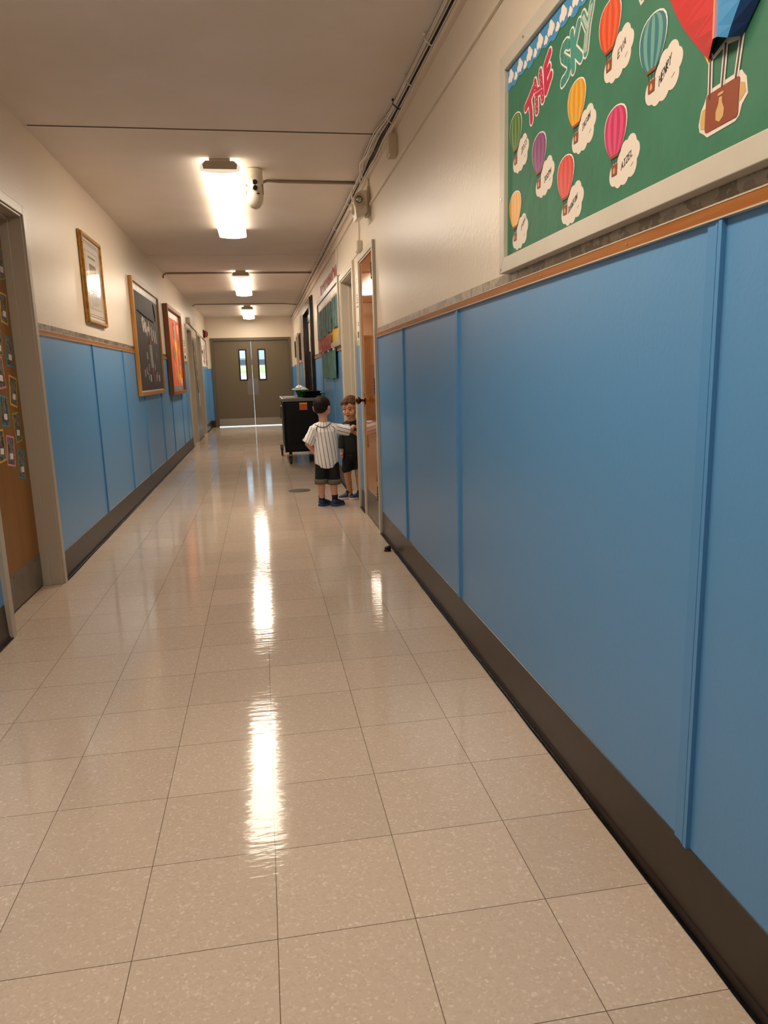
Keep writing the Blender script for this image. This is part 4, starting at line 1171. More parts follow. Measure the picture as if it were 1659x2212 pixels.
for i, (y, z, mm, w_) in enumerate(((10.62, 1.60, 'pink_paper', 'right of the flower stem'), (10.64, 1.97, 'offwhite', 'upper right corner'), (10.75, 1.88, 'pink_paper', 'right edge, above middle'), (10.66, 1.77, 'leaf_brown', 'right of the flower head'), (10.70, 1.47, 'rocket_grey', 'right side, middle'), (10.62, 1.36, 'tan_paper', 'right side, lower'), (10.55, 1.22, 'yellow_card', 'bottom right'), (9.98, 1.38, 'pink_paper', 'left of the stem'), (10.05, 1.25, 'pink_paper', 'bottom left'), (10.72, 1.16, 'offwhite', 'lowest right'))):
    tag(MB().prism(cloud_poly([(y, z, .055), (y + .06, z + .02, .045), (y + .015, z - .04, .045)], 30), PL, .025, .027).build('paper_cutout', M[mm]), 'small collage cutout on the orange board, ' + w_, 'cutout', 'small cutouts on the orange board')

# printed notice past the orange board
nt_ = thing('poster', 'narrow white printed notice between the orange board and the recessed doorway', 'poster', PL(11.8, 1.52, 0))
MB().prism(rect(11.62, 12.02, 1.53, 1.89), PL, 0, .002).build('sheet', M['offwhite'], nt_)
for z in (1.85, 1.81, 1.77, 1.70, 1.66):
    MB().prism(rect(11.68, 11.95, z - .008, z + .008), PL, .002, .0026).build('text_line', M['text_grey'], nt_)
MB().prism(rect(11.70, 11.94, 1.545, 1.60), PL, .002, .0026).build('dark_square', M['ink'], nt_)

# leaf collage on the grey door
lc = thing('leaf_collage', 'brown feathery leaf collage on the flush grey cupboard door', 'collage', PL(13.75, .85, .01))
rr = random.Random(3)
MB().prism(cloud_poly([(13.40, 1.86, .09), (13.47, 1.76, .16), (13.60, 1.60, .24), (13.72, 1.42, .27), (13.85, 1.22, .24), (13.95, 1.08, .16)]), PL, .012, .02).build('leaf_mass', M['leaf_brown'], lc)
MB().prism(cloud_poly([(13.42, 1.86, .06), (13.46, 1.80, .06)]), PL, .02, .024).build('brown_head', M['maroon'], lc)
for i in range(8):
    y, z = 13.5 + .055 * i, 1.68 - .075 * i
    MB().prism([(y - .06, z), (y + .02, z + .05), (y + .11, z - .06), (y + .03, z - .05)], PL, .02, .023).build('paper_leaf', M['tan_paper' if i % 3 == 0 else 'birch_mark'], lc)
tag(MB().prism(rect(14.02, 14.14, .66, .95), PL, .011, .013).build('sign', M['offwhite']), 'small white sign low on the flush grey cupboard door', 'sign')

# big dark letters poster near the left end
pp = thing('poster', 'white poster with big dark letter shapes at the left end', 'poster', PL(16, 1.47, 0))
MB().prism(rect(15.55, 16.85, 1.48, 2.0), PL, .002, .004).build('sheet', M['white_paper'], pp)
for ls in ([[(15.62, 1.95), (15.66, 1.72)], [(15.9, 1.80), (15.68, 1.80)], [(15.9, 1.92), (15.94, 1.70)]], [[(15.98, 1.80), (16.02, 1.60), (16.2, 1.56), (16.28, 1.62), (16.28, 1.85)]], [[(16.36, 1.95), (16.42, 1.66)], [(16.58, 1.95), (16.62, 1.70)]]):
    strokes(MB(), ls, PL, .003, .006, .035).build('letter_shape', M['maroon'], pp)
MB().prism(rect(16.68, 16.8, 1.53, 1.62), PL, .003, .005).build('red_corner', M['horn_red'], pp)

# snapshots on the left wooden door
PH = [([(3.045, 1.926), (3.084, 1.932), (3.078, 1.765), (2.978, 1.746)], 'olive', 'highest of all'),
      ([(2.957, 1.689), (3.07, 1.683), (3.04, 1.515), (2.933, 1.529)], 'yellow', 'second from the top'),
      ([(2.80, 1.492), (2.907, 1.484), (2.898, 1.35), (2.80, 1.345)], 'olive', 'cut by the photo edge, above a pink one'),
      ([(2.961, 1.458), (3.075, 1.453), (3.051, 1.286), (2.937, 1.294)], 'teal', 'third from the top along the door edge'),
      ([(2.765, 1.344), (2.872, 1.345), (2.883, 1.178), (2.762, 1.17)], 'pink', 'half cut by the photo edge'),
      ([(2.948, 1.249), (3.069, 1.228), (3.022, 1.065), (2.915, 1.086)], 'yellow', 'midway down along the door edge'),
      ([(2.767, 1.147), (2.883, 1.128), (2.859, 0.966), (2.741, 0.982)], 'teal', 'second row from the door edge'),
      ([(2.919, 1.038), (3.028, 1.044), (3.043, 0.879), (2.94, 0.871)], 'olive', 'low on the door, leaning left'),
      ([(2.64, 0.967), (2.744, 0.966), (2.749, 0.801), (2.638, 0.793)], 'yellow', 'low, cut by the photo edge'),
      ([(2.786, 0.932), (2.903, 0.913), (2.873, 0.749), (2.752, 0.77)], 'pink', 'low, beside the lowest one'),
      ([(2.943, 0.842), (3.056, 0.822), (3.014, 0.66), (2.907, 0.681)], 'teal', 'lowest of all')]
for q, c, w_ in PH:
    cy_ = sum(p[0] for p in q) / 4; cz_ = sum(p[1] for p in q) / 4
    o = thing('snapshot', '%s framed snapshot on the brown door, %s' % (c, w_), 'photograph', PL(cy_, cz_, DX), 'snapshots on the brown door')
    MB().prism(q, PL, DX, DX + .0012).build('paper_frame', M[c + '_edge'], o)
    inn = [(cy_ + (a - cy_) * .82, cz_ + (b - cz_) * .88) for a, b in q]
    MB().prism(inn, PL, DX + .0012, DX + .0018).build('print', M['snap'], o)
    MB().prism([(cy_ - .022, cz_ - .012), (cy_ + .026, cz_ - .016), (cy_ + .020, cz_ - .048), (cy_ - .026, cz_ - .042)], PL, DX + .0018, DX + .0024).build('name_card', M['white_paper'], o)
    MB().ball(PL(cy_ - .004, cz_ + .030, DX + .0016), (.0012, .012, .015), 10, 6).build('printed_face', mat('printed_skin', '8E6A54', .4), o)

# ------------------------------------------------------------------ FLOOR ITEMS
dr = thing('floor_drain', 'round dark brass cleanout cover set in the floor', 'drain cover', (.372, 6.29, 0))
MB().lathe([(.118, 0.0), (.118, .002), (.112, .0035), (.0, .0035)], (.372, 6.29, 0), 'z', 40).build('cover', M['drain'], dr)
for a in (-.06, .06):
    MB().lathe([(.008, .0035), (.008, .0048), (0, .0048)], (.372 + a, 6.29, 0), 'z', 10).build('screw', M['dark_metal'], dr)
ds = thing('door_stop', 'small dark dome door stop on the floor by the baseboard', 'door stop', (.829, 3.39, 0))
MB().lathe([(.026, 0), (.026, .004), (.022, .010), (.018, .012)], (.826, 3.39, 0), 'z', 20).build('base', M['bronze'], ds)
MB().lathe([(.018, .010), (.018, .026), (.013, .034), (.004, .037)], (.833, 3.39, 0), 'z', 18).build('dome', M['dark_metal'], ds, smooth=True)
MB().box(.808, .820, 3.374, 3.406, .010, .028).build('rubber_pad', M['rubber'], ds, bevel=.003)

# ------------------------------------------------------------------ BLACK CART
CX0, CX1, CY0, CY1 = .31, .86, 8.66, 10.0
ct = thing('utility_cart', 'black plastic wheeled cart with a grey top and an orange label', 'cart', ((CX0 + CX1) / 2, (CY0 + CY1) / 2, 0))
MB().box(CX0 + .012, CX1 - .012, CY0 + .012, CY1 - .012, .17, .855).build('body', M['black_plastic'], ct, bevel=.02)
MB().box(CX0 - .008, CX1 + .008, CY0 - .008, CY1 + .008, .858, .905).build('top', M['grey_top'], ct, bevel=.012)
MB().box(CX0 + .10, CX1 - .10, CY0 + .004, CY0 + .014, .28, .70).build('front_panel', M['black_panel'], ct, bevel=.004)
for x in (CX0 + .002, CX1 - .028):
    MB().box(x, x + .026, CY0 + .002, CY0 + .03, .17, .855).build('corner_post', M['black_plastic'], ct, bevel=.006)
MB().tube([(CX0 - .004, CY0 + .05, .62), (CX0 - .030, CY0 + .06, .63), (CX0 - .030, CY0 + .06, .80), (CX0 - .004, CY0 + .05, .81)], .008, 8).build('handle', M['steel'], ct, smooth=True)
lb = MB().box(.535, .640, CY0 - .0005, CY0 + .012, .742, .842).build('label', M['label_orange'], ct)
MB().box(.535, .640, CY0 - .0012, CY0, .822, .842).build('label_header', M['yellow_card'], lb)
MB().box(.545, .630, CY0 - .0012, CY0, .812, .8145).build('label_line', M['maroon'], lb)
def caster(x, y, r):
    f = MB().box(x - .022, x + .022, y - .022, y + .022, .135, .172)
    f.box(x - .022, x - .016, y - .016, y + .02, r, .14).box(x + .016, x + .022, y - .016, y + .02, r, .14)
    f = f.build('caster', M['dark_metal'], ct)
    MB().lathe([(r * .5, -.014), (r * .92, -.014), (r, -.009), (r, .009), (r * .92, .014), (r * .5, .014)], (x, y + .012, r), 'x', 22).build('wheel', M['rubber'], f)
caster(CX0 + .075, CY0 + .06, .055); caster(CX1 - .075, CY0 + .06, .055)
caster(CX0 - .012, CY1 - .12, .085); caster(CX1 - .06, CY1 - .12, .075)

# things on the cart
sp_ = thing('paper_stack', 'white paper stack on the near left corner of the cart top', 'paper', (.41, 8.82, .905))
for i in range(4):
    MB().box(.345 + .004 * i, .475 - .003 * i, 8.72 + .003 * i, 8.92, .9055 + .0045 * i, .9095 + .0045 * i).build('sheet', M['white_paper'], sp_)
def tray(name, x0, x1, y0, y1, z, h, m, lab, fl=.03):
    t = thing(name, lab, 'tray', ((x0 + x1) / 2, (y0 + y1) / 2, z))
    mb = MB()
    o = [(x0, y0), (x1, y0), (x1, y1), (x0, y1)]
    i_ = [(x0 + fl, y0 + fl), (x1 - fl, y0 + fl), (x1 - fl, y1 - fl), (x0 + fl, y1 - fl)]
    for k in range(4):
        j = (k + 1) % 4
        a, b, c, d = i_[k], i_[j], o[j], o[k]
        th = .004
        cx_, cy_ = (x0 + x1) / 2, (y0 + y1) / 2
        def inn(p, f=.965): return (cx_ + (p[0] - cx_) * f, cy_ + (p[1] - cy_) * f)
        vs = [(*a, z), (*b, z), (*c, z + h), (*d, z + h), (*inn(a), z + th), (*inn(b), z + th), (*inn(c), z + h), (*inn(d), z + h)]
        mb.add(vs, [(0, 1, 2, 3), (4, 7, 6, 5), (0, 4, 5, 1), (2, 6, 7, 3), (1, 5, 6, 2), (0, 3, 7, 4)])
    mb.prism(i_, lambda a, b, d: (a, b, d), z, z + .004)
    mb.build('tray_body', m, t)
    r = ring_frame(MB(), lambda a, b, d: (a, b, d), x0 - .014, x1 + .014, y0 - .014, y1 + .014, .018, z + h - .006, z + h)
    r.build('rim', m, t)
    return t
tray('tray', .60, .86, 8.72, 9.05, .906, .028, M['black_panel'], 'lowest black tray in the stack on the cart')
tray('tray', .63, .865, 8.70, 9.03, .9355, .028, M['black_panel'], 'middle black tray in the stack on the cart')
tray('tray', .605, .85, 8.69, 9.02, .965, .028, M['black_panel'], 'topmost black tray in the stack on the cart')
tray('green_bin', .505, .70, 9.06, 9.46, .906, .095, M['green_tray'], 'dark green plastic bin holding a clear bag, on the cart', .045)
mb = MB()
rr = random.Random(11)
n, rings = 26, 9
vs = []
for j in range(rings + 1):
    t = j / rings
    zz = .914 + .165 * t
    w_ = (1 - t ** 1.7) * (1.0 if t > .1 else .9)
    for k in range(n):
        a = 2 * math.pi * k / n
        cre = 1 + .20 * math.sin(k * 3.1 + j) * (.3 + t) + .10 * rr.uniform(-1, 1)
        vs.append((.605 - .03 * t + max(.004, .066 * w_ * cre * (1 + 1.5 * min(1, t * 3) * (t > .5))) * math.cos(a), 9.02 + .02 * t + max(.004, .13 * w_ * cre * (1 + .5 * (t > .5))) * math.sin(a) + .22 * (0), zz + .012 * rr.uniform(-1, 1) * (1 - t)))
fs = [(j * n + k, j * n + (k + 1) % n, (j + 1) * n + (k + 1) % n, (j + 1) * n + k) for j in range(rings) for k in range(n)]
fs += [tuple(range(n)), tuple(rings * n + k for k in range(n))]
vs = [(x, y + .24, z) for x, y, z in vs]
mb.add(vs, fs)
tag(mb.build('plastic_bag', M['bag'], smooth=False), 'crumpled clear plastic bag heaped in the green bin', 'bag')

# ------------------------------------------------------------------ PEOPLE
SKIN1 = mat('fair_skin', 'E3AE92', 0.45, vary=(30, 'DBA085', 0.25))
SKIN2 = mat('tan_skin', 'D9A27A', 0.45, vary=(30, 'CF966E', 0.25))
HAIR1 = mat('dark_brown_hair', '21150E', 0.6, spec=.2, bump=(60, 0.6, 4), stretch=(1, 1, .25))
HAIR2 = mat('chestnut_hair', '50301A', 0.55, spec=.25, bump=(60, 0.6, 4), vary=(40, '5F3A20', .2), stretch=(1, 1, .25))
BLACKC = mat('black_cloth', '0B0B0C', 0.8, bump=(90, 0.15))
NAVYC = mat('black_tshirt_cloth', '0E1014', 0.75, bump=(60, 0.2))
OLIVEC = mat('olive_cuff_cloth', '6E6650', 0.8, bump=(90, 0.15))
SOCK = mat('black_sock', '171518', 0.8, bump=(160, 0.2))
SHOE1 = mat('navy_shoe', '27406E', 0.45, bump=(60, 0.2), vary=(40, '1B2440', .2))
SOLE1 = mat('blue_sole', '2C4E78', 0.5)
SHOE2 = mat('dark_blue_shoe', '23365C', 0.5, bump=(60, 0.15))
SOLE2 = mat('white_sole', 'E2D6CC', 0.5)
SHOEW = mat('shoe_white_mark', 'D8D2D2', 0.4)

def stripe_cloth():
    m = bpy.data.materials.new('pinstripe_jersey')
    m.use_nodes = True
    nt = m.node_tree
    b = nt.nodes['Principled BSDF']
    at = N(nt, 'ShaderNodeAttribute'); at.attribute_name = 'stripe'
    fr = mth(nt, 'FRACT', at.outputs['Fac'])
    ln = mth(nt, 'LESS_THAN', fr, 0.14)
    mx = N(nt, 'ShaderNodeMixRGB')
    mx.inputs['Color1'].default_value = (*hexc('FDF8F2'), 1); mx.inputs['Color2'].default_value = (*hexc('1A1614'), 1)
    nt.links.new(ln, mx.inputs['Fac']); nt.links.new(mx.outputs[0], b.inputs['Base Color'])
    b.inputs['Roughness'].default_value = 0.75
    tc = N(nt, 'ShaderNodeTexCoord')
    n = N(nt, 'ShaderNodeTexNoise'); n.inputs['Scale'].default_value = 9; n.inputs['Detail'].default_value = 3
    mp = N(nt, 'ShaderNodeMapping'); mp.inputs['Scale'].default_value = (1.4, 1.4, .6)
    nt.links.new(tc.outputs['Object'], mp.inputs[0]); nt.links.new(mp.outputs[0], n.inputs['Vector'])
    bp = N(nt, 'ShaderNodeBump'); bp.inputs['Strength'].default_value = 0.35; bp.inputs['Distance'].default_value = 0.03
    nt.links.new(n.outputs['Fac'], bp.inputs['Height']); nt.links.new(bp.outputs[0], b.inputs['Normal'])
    return m

def sculpt(name, mb, m, parent, voxel=.005, it=4, cuts=()):
    """fuse overlapping closed shapes into one continuous surface"""
    me = bpy.data.meshes.new('tmp')
    me.from_pydata(mb.v, [], mb.f)
    bm = bmesh.new(); bm.from_mesh(me); bmesh.ops.recalc_face_normals(bm, faces=bm.faces); bm.to_mesh(me); bm.free()
    o = bpy.data.objects.new('tmp', me); COL.objects.link(o)
    rm = o.modifiers.new('r', 'REMESH'); rm.mode = 'VOXEL'; rm.voxel_size = voxel
    if it:
        sm = o.modifiers.new('s', 'SMOOTH'); sm.iterations = it; sm.factor = .5
    dg = bpy.context.evaluated_depsgraph_get(); dg.update()
    out = bpy.data.meshes.new_from_object(o.evaluated_get(dg))
    bpy.data.objects.remove(o); bpy.data.meshes.remove(me)
    if cuts:
        bm = bmesh.new(); bm.from_mesh(out)
        for co, no in cuts:
            g_ = bmesh.ops.bisect_plane(bm, geom=bm.verts[:] + bm.edges[:] + bm.faces[:], plane_co=co, plane_no=no, clear_outer=True)
            ed = [e for e in g_['geom_cut'] if isinstance(e, bmesh.types.BMEdge)]
            bmesh.ops.holes_fill(bm, edges=ed, sides=0)
        bm.to_mesh(out); bm.free()
    out.name = name
    out.materials.clear(); out.materials.append(m)
    out.polygons.foreach_set('use_smooth', [True] * len(out.polygons))
    ob = bpy.data.objects.new(name, out); COL.objects.link(ob)
    if parent is not None:
        ob.parent = parent
        ob.matrix_parent_inverse = Matrix.Translation(-Vector(parent.location))
    return ob

def V(*a): return Vector(a)

def fist(mb, wrist, dirn, up, s=1.0):
    """small curled hand: palm, four bent fingers of different length and a thumb"""
    d = Vector(dirn).normalized(); u = (Vector(up) - d * d.dot(Vector(up))).normalized(); r = d.cross(u)
    w = Vector(wrist)
    pc = w + d * .030 * s
    mb.cap(w, .0155 * s, pc, .019 * s)
    mb.cap(pc - r * .010 * s, .0165 * s, pc + r * .010 * s, .0165 * s)
    for k, L in enumerate((.017, .020, .019, .014)):
        b = pc + d * .014 * s + r * (.017 - .0115 * k) * s + u * .004 * s
        k1 = b + d * L * s
        k2 = k1 - u * .014 * s + d * .004 * s
        k3 = k2 - d * .012 * s - u * .004 * s
        mb.cap(b, .0065 * s, k1, .0062 * s, 8).cap(k1, .0062 * s, k2, .0056 * s, 8).cap(k2, .0056 * s, k3, .005 * s, 8)
    t0 = w + d * .014 * s + r * .014 * s; t1 = t0 + d * .018 * s + r * .012 * s - u * .006 * s; t2 = t1 + d * .014 * s - r * .006 * s - u * .008 * s
    mb.cap(t0, .008 * s, t1, .0068 * s, 8).cap(t1, .0068 * s, t2, .0058 * s, 8)

def head(mb, c, fwd, s, nose=True):
    """head blobs; c centre, fwd gaze direction"""
    f = Vector(fwd).normalized()
    r = f.cross(V(0, 0, 1)).normalized()
    u = r.cross(f)
    R = Matrix((r, f, u)).transposed()
    c = Vector(c)
    def P(x, y, z): return c + R @ (Vector((x, y, z)) * s)
    e = R.to_euler()
    def ell(x, y, z, a, b, q): mb.ball(P(x, y, z), (a * s, b * s, q * s), 20, 14, rot=e)
    ell(0, -.012, .018, .071, .086, .078)
    ell(0, .012, -.030, .056, .064, .062)
    for sx in (-1, 1):
        ell(.030 * sx, .042, -.036, .030, .029, .030)
        ell(.0735 * sx, -.012, -.012, .010, .020, .029)
        ell(.079 * sx, -.020, -.002, .006, .015, .018)
    ell(0, .056, -.076, .020, .016, .015)
    ell(0, .050, -.055, .026, .020, .020)
    if nose:
        mb.cap(P(0, .068, -.004), .007 * s, P(0, .0775, -.026), .0095 * s)
        for sx in (-1, 1):
            mb.ball(P(.008 * sx, .0725, -.029), .0068 * s)
        ell(0, .070, -.050, .018, .008, .0048)
        ell(0, .069, -.060, .016, .008, .0055)
    return P, R

def shoe(parent, heel, dirn, L, upper, sole, name_lab=None, marks=True):
    d = Vector((dirn[0], dirn[1], 0)).normalized(); r = V(d.y, -d.x, 0)
    h = Vector(heel)
    def P(a, b, z): return h + d * a * L + r * b * L + V(0, 0, z)
    out = []
    for a, b in ((0, 0), (.03, .16), (.15, .215), (.45, .21), (.68, .25), (.85, .235), (.96, .14), (1.0, 0)):
        out.append((a, b))
    out = [(a * 1.04 - .02, b * 1.13) for a, b in out]
    out = out + [(a, -b * .94) for a, b in reversed(out[1:-1])]
    mb = MB()
    mb.ball(P(.17, 0, .040), (.031, .031, .033)).ball(P(.28, 0, .040), (.032, .032, .030)).ball(P(.55, 0, .032), (.034, .034, .026)).ball(P(.78, 0, .026), (.034, .034, .020)).ball(P(.42, 0, .040), (.032, .032, .027))
    up = sculpt('shoe', mb, upper, parent, .004, 3, [((h.x, h.y, .019), (0, 0, -1))])
    fn = lambda a, b, z: tuple(P(a, b, z))
    sm = MB().prism(out, fn, 0, .023).build('sole', sole, up, bevel=.003)
    return up, P

def child_of(o, p):
    o.parent = p
    return o

# ---- first boy: seen from behind, pinstripe jersey
B1 = thing('person', 'boy in white pinstripe jersey and dark shorts, seen from behind, reaching to the right', 'person', (.60, 5.27, 0))
mb = MB()
fw1 = V(.50, .86, -.12)
hc1 = (.573, 5.285, .912)
P1, R1 = head(mb, hc1, fw1, 1.0)
mb.cap((.572, 5.262, .86), .040, (.578, 5.258, .765), .041)
mb.ball((.58, 5.265, .71), (.092, .058, .075)).ball((.585, 5.265, .60), (.088, .060, .10)).ball((.59, 5.265, .46), (.090, .062, .08))
mb.cap((.495, 5.262, .725), .034, (.665, 5.268, .725), .034)
# left arm hanging, forearm to the front
mb.cap((.484, 5.262, .722), .034, (.425, 5.255, .590), .027).cap((.425, 5.255, .590), .0265, (.492, 5.335, .492), .0185)
fist(mb, (.492, 5.335, .492), (.55, .7, -.45), (0, .5, .8), .92)
# right arm raised to the side
mb.cap((.676, 5.268, .722), .034, (.828, 5.315, .698), .027).cap((.828, 5.315, .698), .0275, (.866, 5.405, .715), .019)
fist(mb, (.866, 5.405, .715), (.25, .95, .1), (.2, -.1, 1), .92)
for hx, kx, ax, ay in ((.545, .530, .532, 5.285), (.640, .645, .652, 5.250)):
    ky = 5.262 if hx < .6 else 5.250
    mb.cap((hx, 5.265, .42), .054, (kx, ky, .240), .036).cap((kx, ky, .240), .034, (kx + .002, ky + .004, .165), .0345).cap((kx + .002, ky + .004, .165), .034, (ax, ay, .062), .0235).cap((ax, ay, .062), .0235, (ax + .02, ay + .03, .035), .022)
sculpt('body', mb, SKIN1, B1, .0042, 4)
# jersey
mb = MB()
mb.ball((.580, 5.262, .730), (.092, .056, .048)).ball((.580, 5.264, .68), (.106, .072, .085)).ball((.584, 5.264, .58), (.108, .074, .12))
mb.cap((.578, 5.258, .765), .048, (.578, 5.258, .74), .058).cap((.578, 5.258, .758), .040, (.508, 5.262, .738), .036).cap((.578, 5.258, .758), .040, (.652, 5.266, .738), .036)
prof = [(.100, .36), (.110, .40), (.111, .48), (.110, .56), (.106, .64), (.100, .70)]
mb.lathe([(r, z) for r, z in prof], (.590, 5.265, 0), 'z', 32, 1.0, .70)
mb.ball((.500, 5.262, .714), .052).tube([(.496, 5.262, .728), (.466, 5.259, .664), (.420, 5.256, .592)], [.050, .050, .054], 16)
mb.ball((.662, 5.266, .714), .052).tube([(.650, 5.264, .716), (.73, 5.285, .705), (.812, 5.307, .694)], [.054, .052, .052], 16)
JC = [((.590, 5.2, .368), (.0, .10, -1)), ((.578, 5.258, .786), (.0, -.15, 1))]
js = sculpt('jersey', mb, stripe_cloth(), B1, .005, 5, JC)
at = js.data.attributes.new('stripe', 'FLOAT', 'POINT')
vals = []
for v in js.data.vertices:
    x, y, z = v.co
    if x > .694 - .06 * max(0, .70 - z) and z > .62:
        q = (z + .30 * (x - .69)) / .034 + .35
    elif x < .492 - .55 * (.60 - z) * .35 and z > .55 and x < .487:
        q = ((x - .48) * .90 - (z - .7) * .42) / .024 + .3
    else:
        th = math.atan2(x - .588, -(y - 5.265) * 1.4)
        q = (th * .108 + .13 * (z - .7)) / .037 + .45
    vals.append(q)
at.data.foreach_set('value', vals)
# hem rounding: shirt tail drops lower in the middle
for v in js.data.vertices:
    if v.co.z < .47 and .44 < v.co.x < .74:
        k = (.47 - v.co.z) / .10
        v.co.z += k * .024 * min(1.4, ((v.co.x - .59) / .10) ** 2) - k * .006
bv = BVHTree.FromPolygons([tuple(v.co) for v in js.data.vertices], [tuple(p.vertices) for p in js.data.polygons])
path = []
for i in range(15):
    t = i / 14
    x = .497 + .163 * t
    z = .760 - .034 * math.sin(math.pi * min(1, t * 1.0)) * (1.1 - .25 * t) + .022 * t
    hit = bv.ray_cast(Vector((x, 4.9, z)), Vector((0, 1, 0)))
    if hit[0]:
        path.append(tuple(hit[0] + Vector((0, -.001, 0))))
if len(path) > 3:
    MB().tube(path, .0032, 6).build('collar_piping', BLACKC, B1, smooth=True)
# shorts with rolled cuffs
mb = MB()
mb.ball((.592, 5.266, .42), (.108, .078, .08))
mb.cap((.545, 5.266, .40), .062, (.531, 5.264, .255), .057).cap((.640, 5.266, .40), .062, (.652, 5.256, .250), .060)
sculpt('shorts', mb, BLACKC, B1, .005, 4, [((.59, 5.26, .245), (0, 0, -1))])
for cx_, cy_, r_, z0 in ((.531, 5.264, .0575, .212), (.652, 5.256, .060, .205)):
    mb = MB()
    pr = [(r_ * .80, z0 + .003), (r_ * .98, z0), (r_ * 1.06, z0 + .004), (r_ * 1.07, z0 + .044), (r_ * 1.02, z0 + .049), (r_ * .80, z0 + .046)]
    mb.lathe(pr, (cx_, cy_, 0), 'z', 28)
    mb.build('cuff', OLIVEC, B1, smooth=True)
# hair
mb = MB()
e1 = R1.to_euler()
mb.ball(P1(0, -.016, .026), (.0765, .092, .079), 26, 18, rot=e1)
mb.ball(P1(0, -.045, -.005), (.062, .058, .060), 22, 16, rot=e1)
nrm = R1 @ V(0, .55, -.83)
hr = sculpt('hair', mb, HAIR1, B1, .004, 3, [(tuple(P1(0, -.03, -.036)), tuple(nrm))])
# socks and shoes
for (ax, ay), heel, dr_ in (((.532, 5.285), (.512, 5.262, 0), (.66, .75)), ((.652, 5.250), (.628, 5.226, 0), (.72, .69))):
    mb = MB().lathe([(.024, .045), (.0285, .055), (.0275, .09), (.030, .094), (.030, .106), (.024, .108)], (ax, ay, 0), 'z', 20)
    mb.build('sock', SOCK, B1, smooth=True)
    up, PP = shoe(B1, heel, dr_, .148, SHOE1, SOLE1)
    mk = MB()
    for k in range(3):
        a = .52 + .085 * k
        mk.tube([PP(a, -.215, .027), PP(a + .03, -.20, .040), PP(a + .05, -.14, .050)], .0018, 6)
    mk = mk.build('shoe_marks', SHOEW, up)
    hb = MB().ball(PP(.02, -.05, .032), (.004, .010, .004)).build('heel_mark', SHOEW, up)

# ---- second boy: facing us in the doorway, black shirt
B2 = thing('person', 'boy in black t-shirt and shorts facing the camera, partly hidden by the door frame', 'person', (.87, 5.56, 0))
mb = MB()
fw2 = V(-.52, -.82, -.26)
hc2 = (.862, 5.545, .895)
P2, R2 = head(mb, hc2, fw2, 1.05)
mb.cap((.868, 5.562, .84), .038, (.880, 5.572, .755), .040)
mb.ball((.880, 5.575, .70), (.088, .060, .075)).ball((.878, 5.575, .58), (.086, .062, .11)).ball((.875, 5.575, .43), (.088, .064, .08))
mb.cap((.805, 5.57, .715), .033, (.955, 5.58, .715), .033)
mb.cap((.800, 5.57, .712), .033, (.782, 5.575, .575), .026).cap((.782, 5.575, .575), .0255, (.765, 5.545, .475), .018)
fist(mb, (.765, 5.545, .475), (-.08, -.15, -1), (-.9, .2, 0), .92)
mb.cap((.958, 5.58, .712), .033, (.970, 5.485, .610), .026).cap((.970, 5.485, .610), .0265, (.880, 5.412, .662), .0185)
fist(mb, (.880, 5.412, .662), (-.80, -.40, .35), (-.3, -.2, 1), .92)
for hx, kx, ax in ((.828, .812, .838), (.922, .918, .934)):
    mb.cap((hx, 5.575, .41), .052, (kx, 5.56, .245), .035).cap((kx, 5.56, .245), .033, (kx + .010, 5.575, .165), .0325).cap((kx + .010, 5.575, .165), .032, (ax, 5.595 - .3 * (ax - .838), .062), .022).cap((ax, 5.595 - .3 * (ax - .838), .062), .022, (ax - .02, 5.585 - .3 * (ax - .838), .035), .021)
sculpt('body', mb, SKIN2, B2, .0036, 3)
mb = MB()
mb.ball((.880, 5.573, .725), (.082, .056, .046)).ball((.880, 5.574, .67), (.104, .074, .085))
mb.cap((.880, 5.57, .765), .046, (.880, 5.572, .74), .056).cap((.880, 5.572, .752), .040, (.825, 5.572, .728), .036).cap((.880, 5.572, .752), .040, (.935, 5.578, .728), .036)
mb.lathe([(.100, .44), (.108, .47), (.106, .56), (.102, .64), (.098, .70)], (.878, 5.575, 0), 'z', 30, 1.0, .74)
mb.ball((.818, 5.57, .710), .048).tube([(.818, 5.57, .72), (.783, 5.573, .59), (.770, 5.558, .50)], [.047, .046, .042], 16)
mb.ball((.942, 5.578, .710), .048).tube([(.94, 5.58, .72), (.972, 5.53, .65)], [.048, .047], 16)
ts = sculpt('tshirt', mb, NAVYC, B2, .005, 4, [((.88, 5.57, .448), (0, 0, -1)), ((.878, 5.57, .772), (-.16, -.27, .95))])
bv = BVHTree.FromPolygons([tuple(v.co) for v in ts.data.vertices], [tuple(p.vertices) for p in ts.data.polygons])
mk = MB()
for (x0, z0), (x1, z1) in (((.815, .705), (.828, .712)), ((.832, .704), (.842, .716)), ((.846, .702), (.858, .708)), ((.862, .700), (.868, .714))):
    pts = []
    for i in range(5):
        t = i / 4
        h_ = bv.ray_cast(Vector((x0 + (x1 - x0) * t, 5.2, z0 + (z1 - z0) * t)), Vector((0, 1, 0)))
        if h_[0]:
            pts.append(h_[0])
    if len(pts) > 2:
        mk.tube(pts, .0015, 6)
mk.build('shirt_print', M['text_grey'], ts)
mb = MB()
mb.ball((.876, 5.576, .43), (.106, .080, .075))
mb.cap((.828, 5.576, .41), .060, (.814, 5.566, .30), .056).cap((.922, 5.576, .41), .060, (.922, 5.566, .28), .057)
sculpt('shorts', mb, BLACKC, B2, .005, 4, [((.87, 5.57, .292), (.26, 0, -.97))])
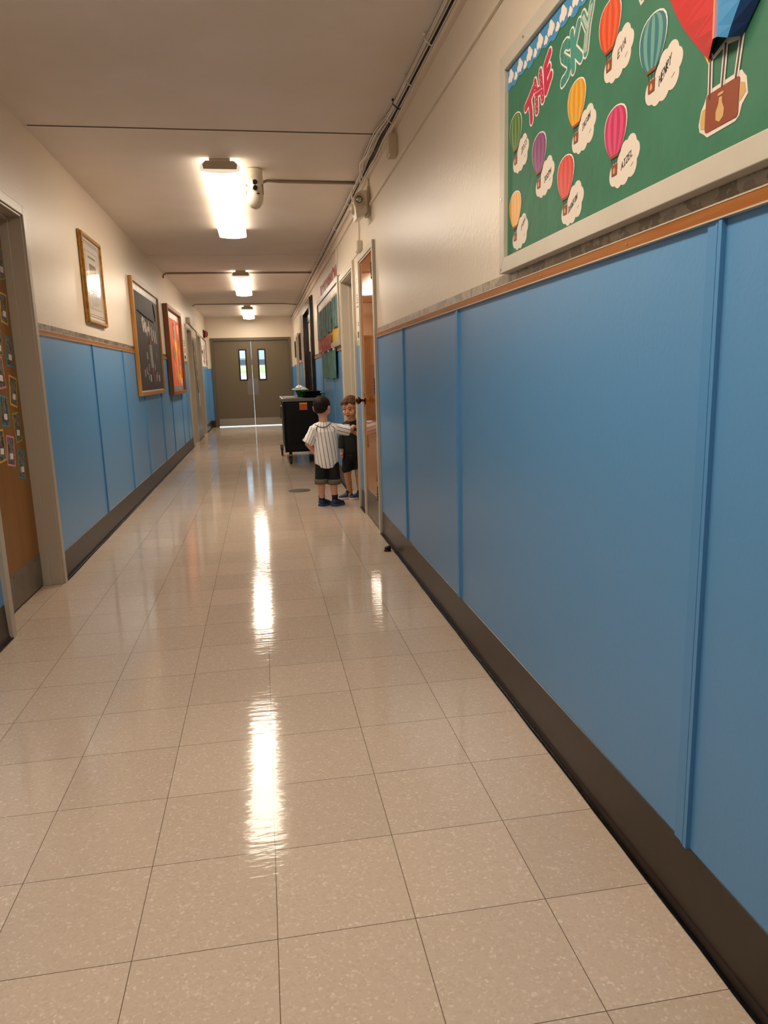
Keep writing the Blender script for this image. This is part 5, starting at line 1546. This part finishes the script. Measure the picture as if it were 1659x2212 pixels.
# hair with fringe
mb = MB()
e2 = R2.to_euler()
mb.ball(P2(0, -.015, .024), (.0795, .0945, .0845), 26, 18, rot=e2)
mb.ball(P2(0, -.050, -.006), (.064, .056, .058), 22, 16, rot=e2)
nrm = R2 @ V(0, .62, -.78)
sculpt('hair', mb, HAIR2, B2, .004, 3, [(tuple(P2(0, .02, .028)), tuple(nrm))])
mb = MB()
for k, x in enumerate((-.058, -.045, -.030, -.015, 0, .015, .030, .045, .058)):
    a = P2(x * .92, .036 - abs(x) * .40, .086 - abs(x) * .40)
    m_ = P2(x * 1.02 + .003, .0625 - abs(x) * .50, .064 - abs(x) * .2)
    b_ = P2(x * 1.05 + .008, .0745 - abs(x) * .52, .036 + .006 * math.sin(k * 2.3))
    mb.cap(a, .011, m_, .0095).cap(m_, .0095, b_, .0045)
sculpt('hair_fringe', mb, HAIR2, B2, .0035, 2)
# face details
EYE = mat('dark_eye', '1C120C', 0.2)
LIP = mat('lips', 'A2543F', 0.4)
for sx in (-1, 1):
    MB().ball(P2(.0275 * sx, .0690, -.003), (.0115 * 1.05, .005, .0046), 14, 8, rot=e2).build('eye', EYE, B2, smooth=True)
    MB().tube([P2(.012 * sx, .0720, .0175), P2(.026 * sx, .0700, .0215), P2(.041 * sx, .0610, .0175)], [.0016, .0022, .0012], 6).build('eyebrow', HAIR2, B2, smooth=True)
MB().ball(P2(0, .0765, -.0515), (.0175, .0040, .0042), 14, 8, rot=e2).ball(P2(0, .0758, -.0600), (.0150, .0040, .0046), 14, 8, rot=e2).build('lips', LIP, B2, smooth=True)
MB().ball(P2(0, .0795, -.0555), (.0120, .0020, .0016), 12, 6, rot=e2).build('mouth_line', EYE, B2, smooth=True)
for heel, dr_ in (((.858, 5.612, 0), (-.95, -.30)), ((.962, 5.575, 0), (-.94, -.34))):
    up, PP = shoe(B2, heel, dr_, .146, SHOE2, SOLE2)
    c_ = PP(.26, 0, 0)
    MB().lathe([(.022, .055), (.027, .06), (.027, .082), (.022, .086)], (c_.x, c_.y, 0), 'z', 18).build('sock', SOCK, B2, smooth=True)
    st_ = MB()
    st_.tube([PP(.50, -.22, .034), PP(.50, -.12, .060), PP(.50, .04, .064), PP(.50, .18, .045)], .006, 6)
    st_ = st_.build('strap', mat('grey_blue_strap', '4A5C7C', .5), up, smooth=True)
    mk = MB()
    for k in range(3):
        a = .30 + .085 * k
        mk.tube([PP(a, .215, .026), PP(a + .03, .20, .042), PP(a + .04, .15, .052)], .0016, 6)
    mk = mk.build('shoe_marks', mat('blue_stripe', '2F58B0', .4), up)
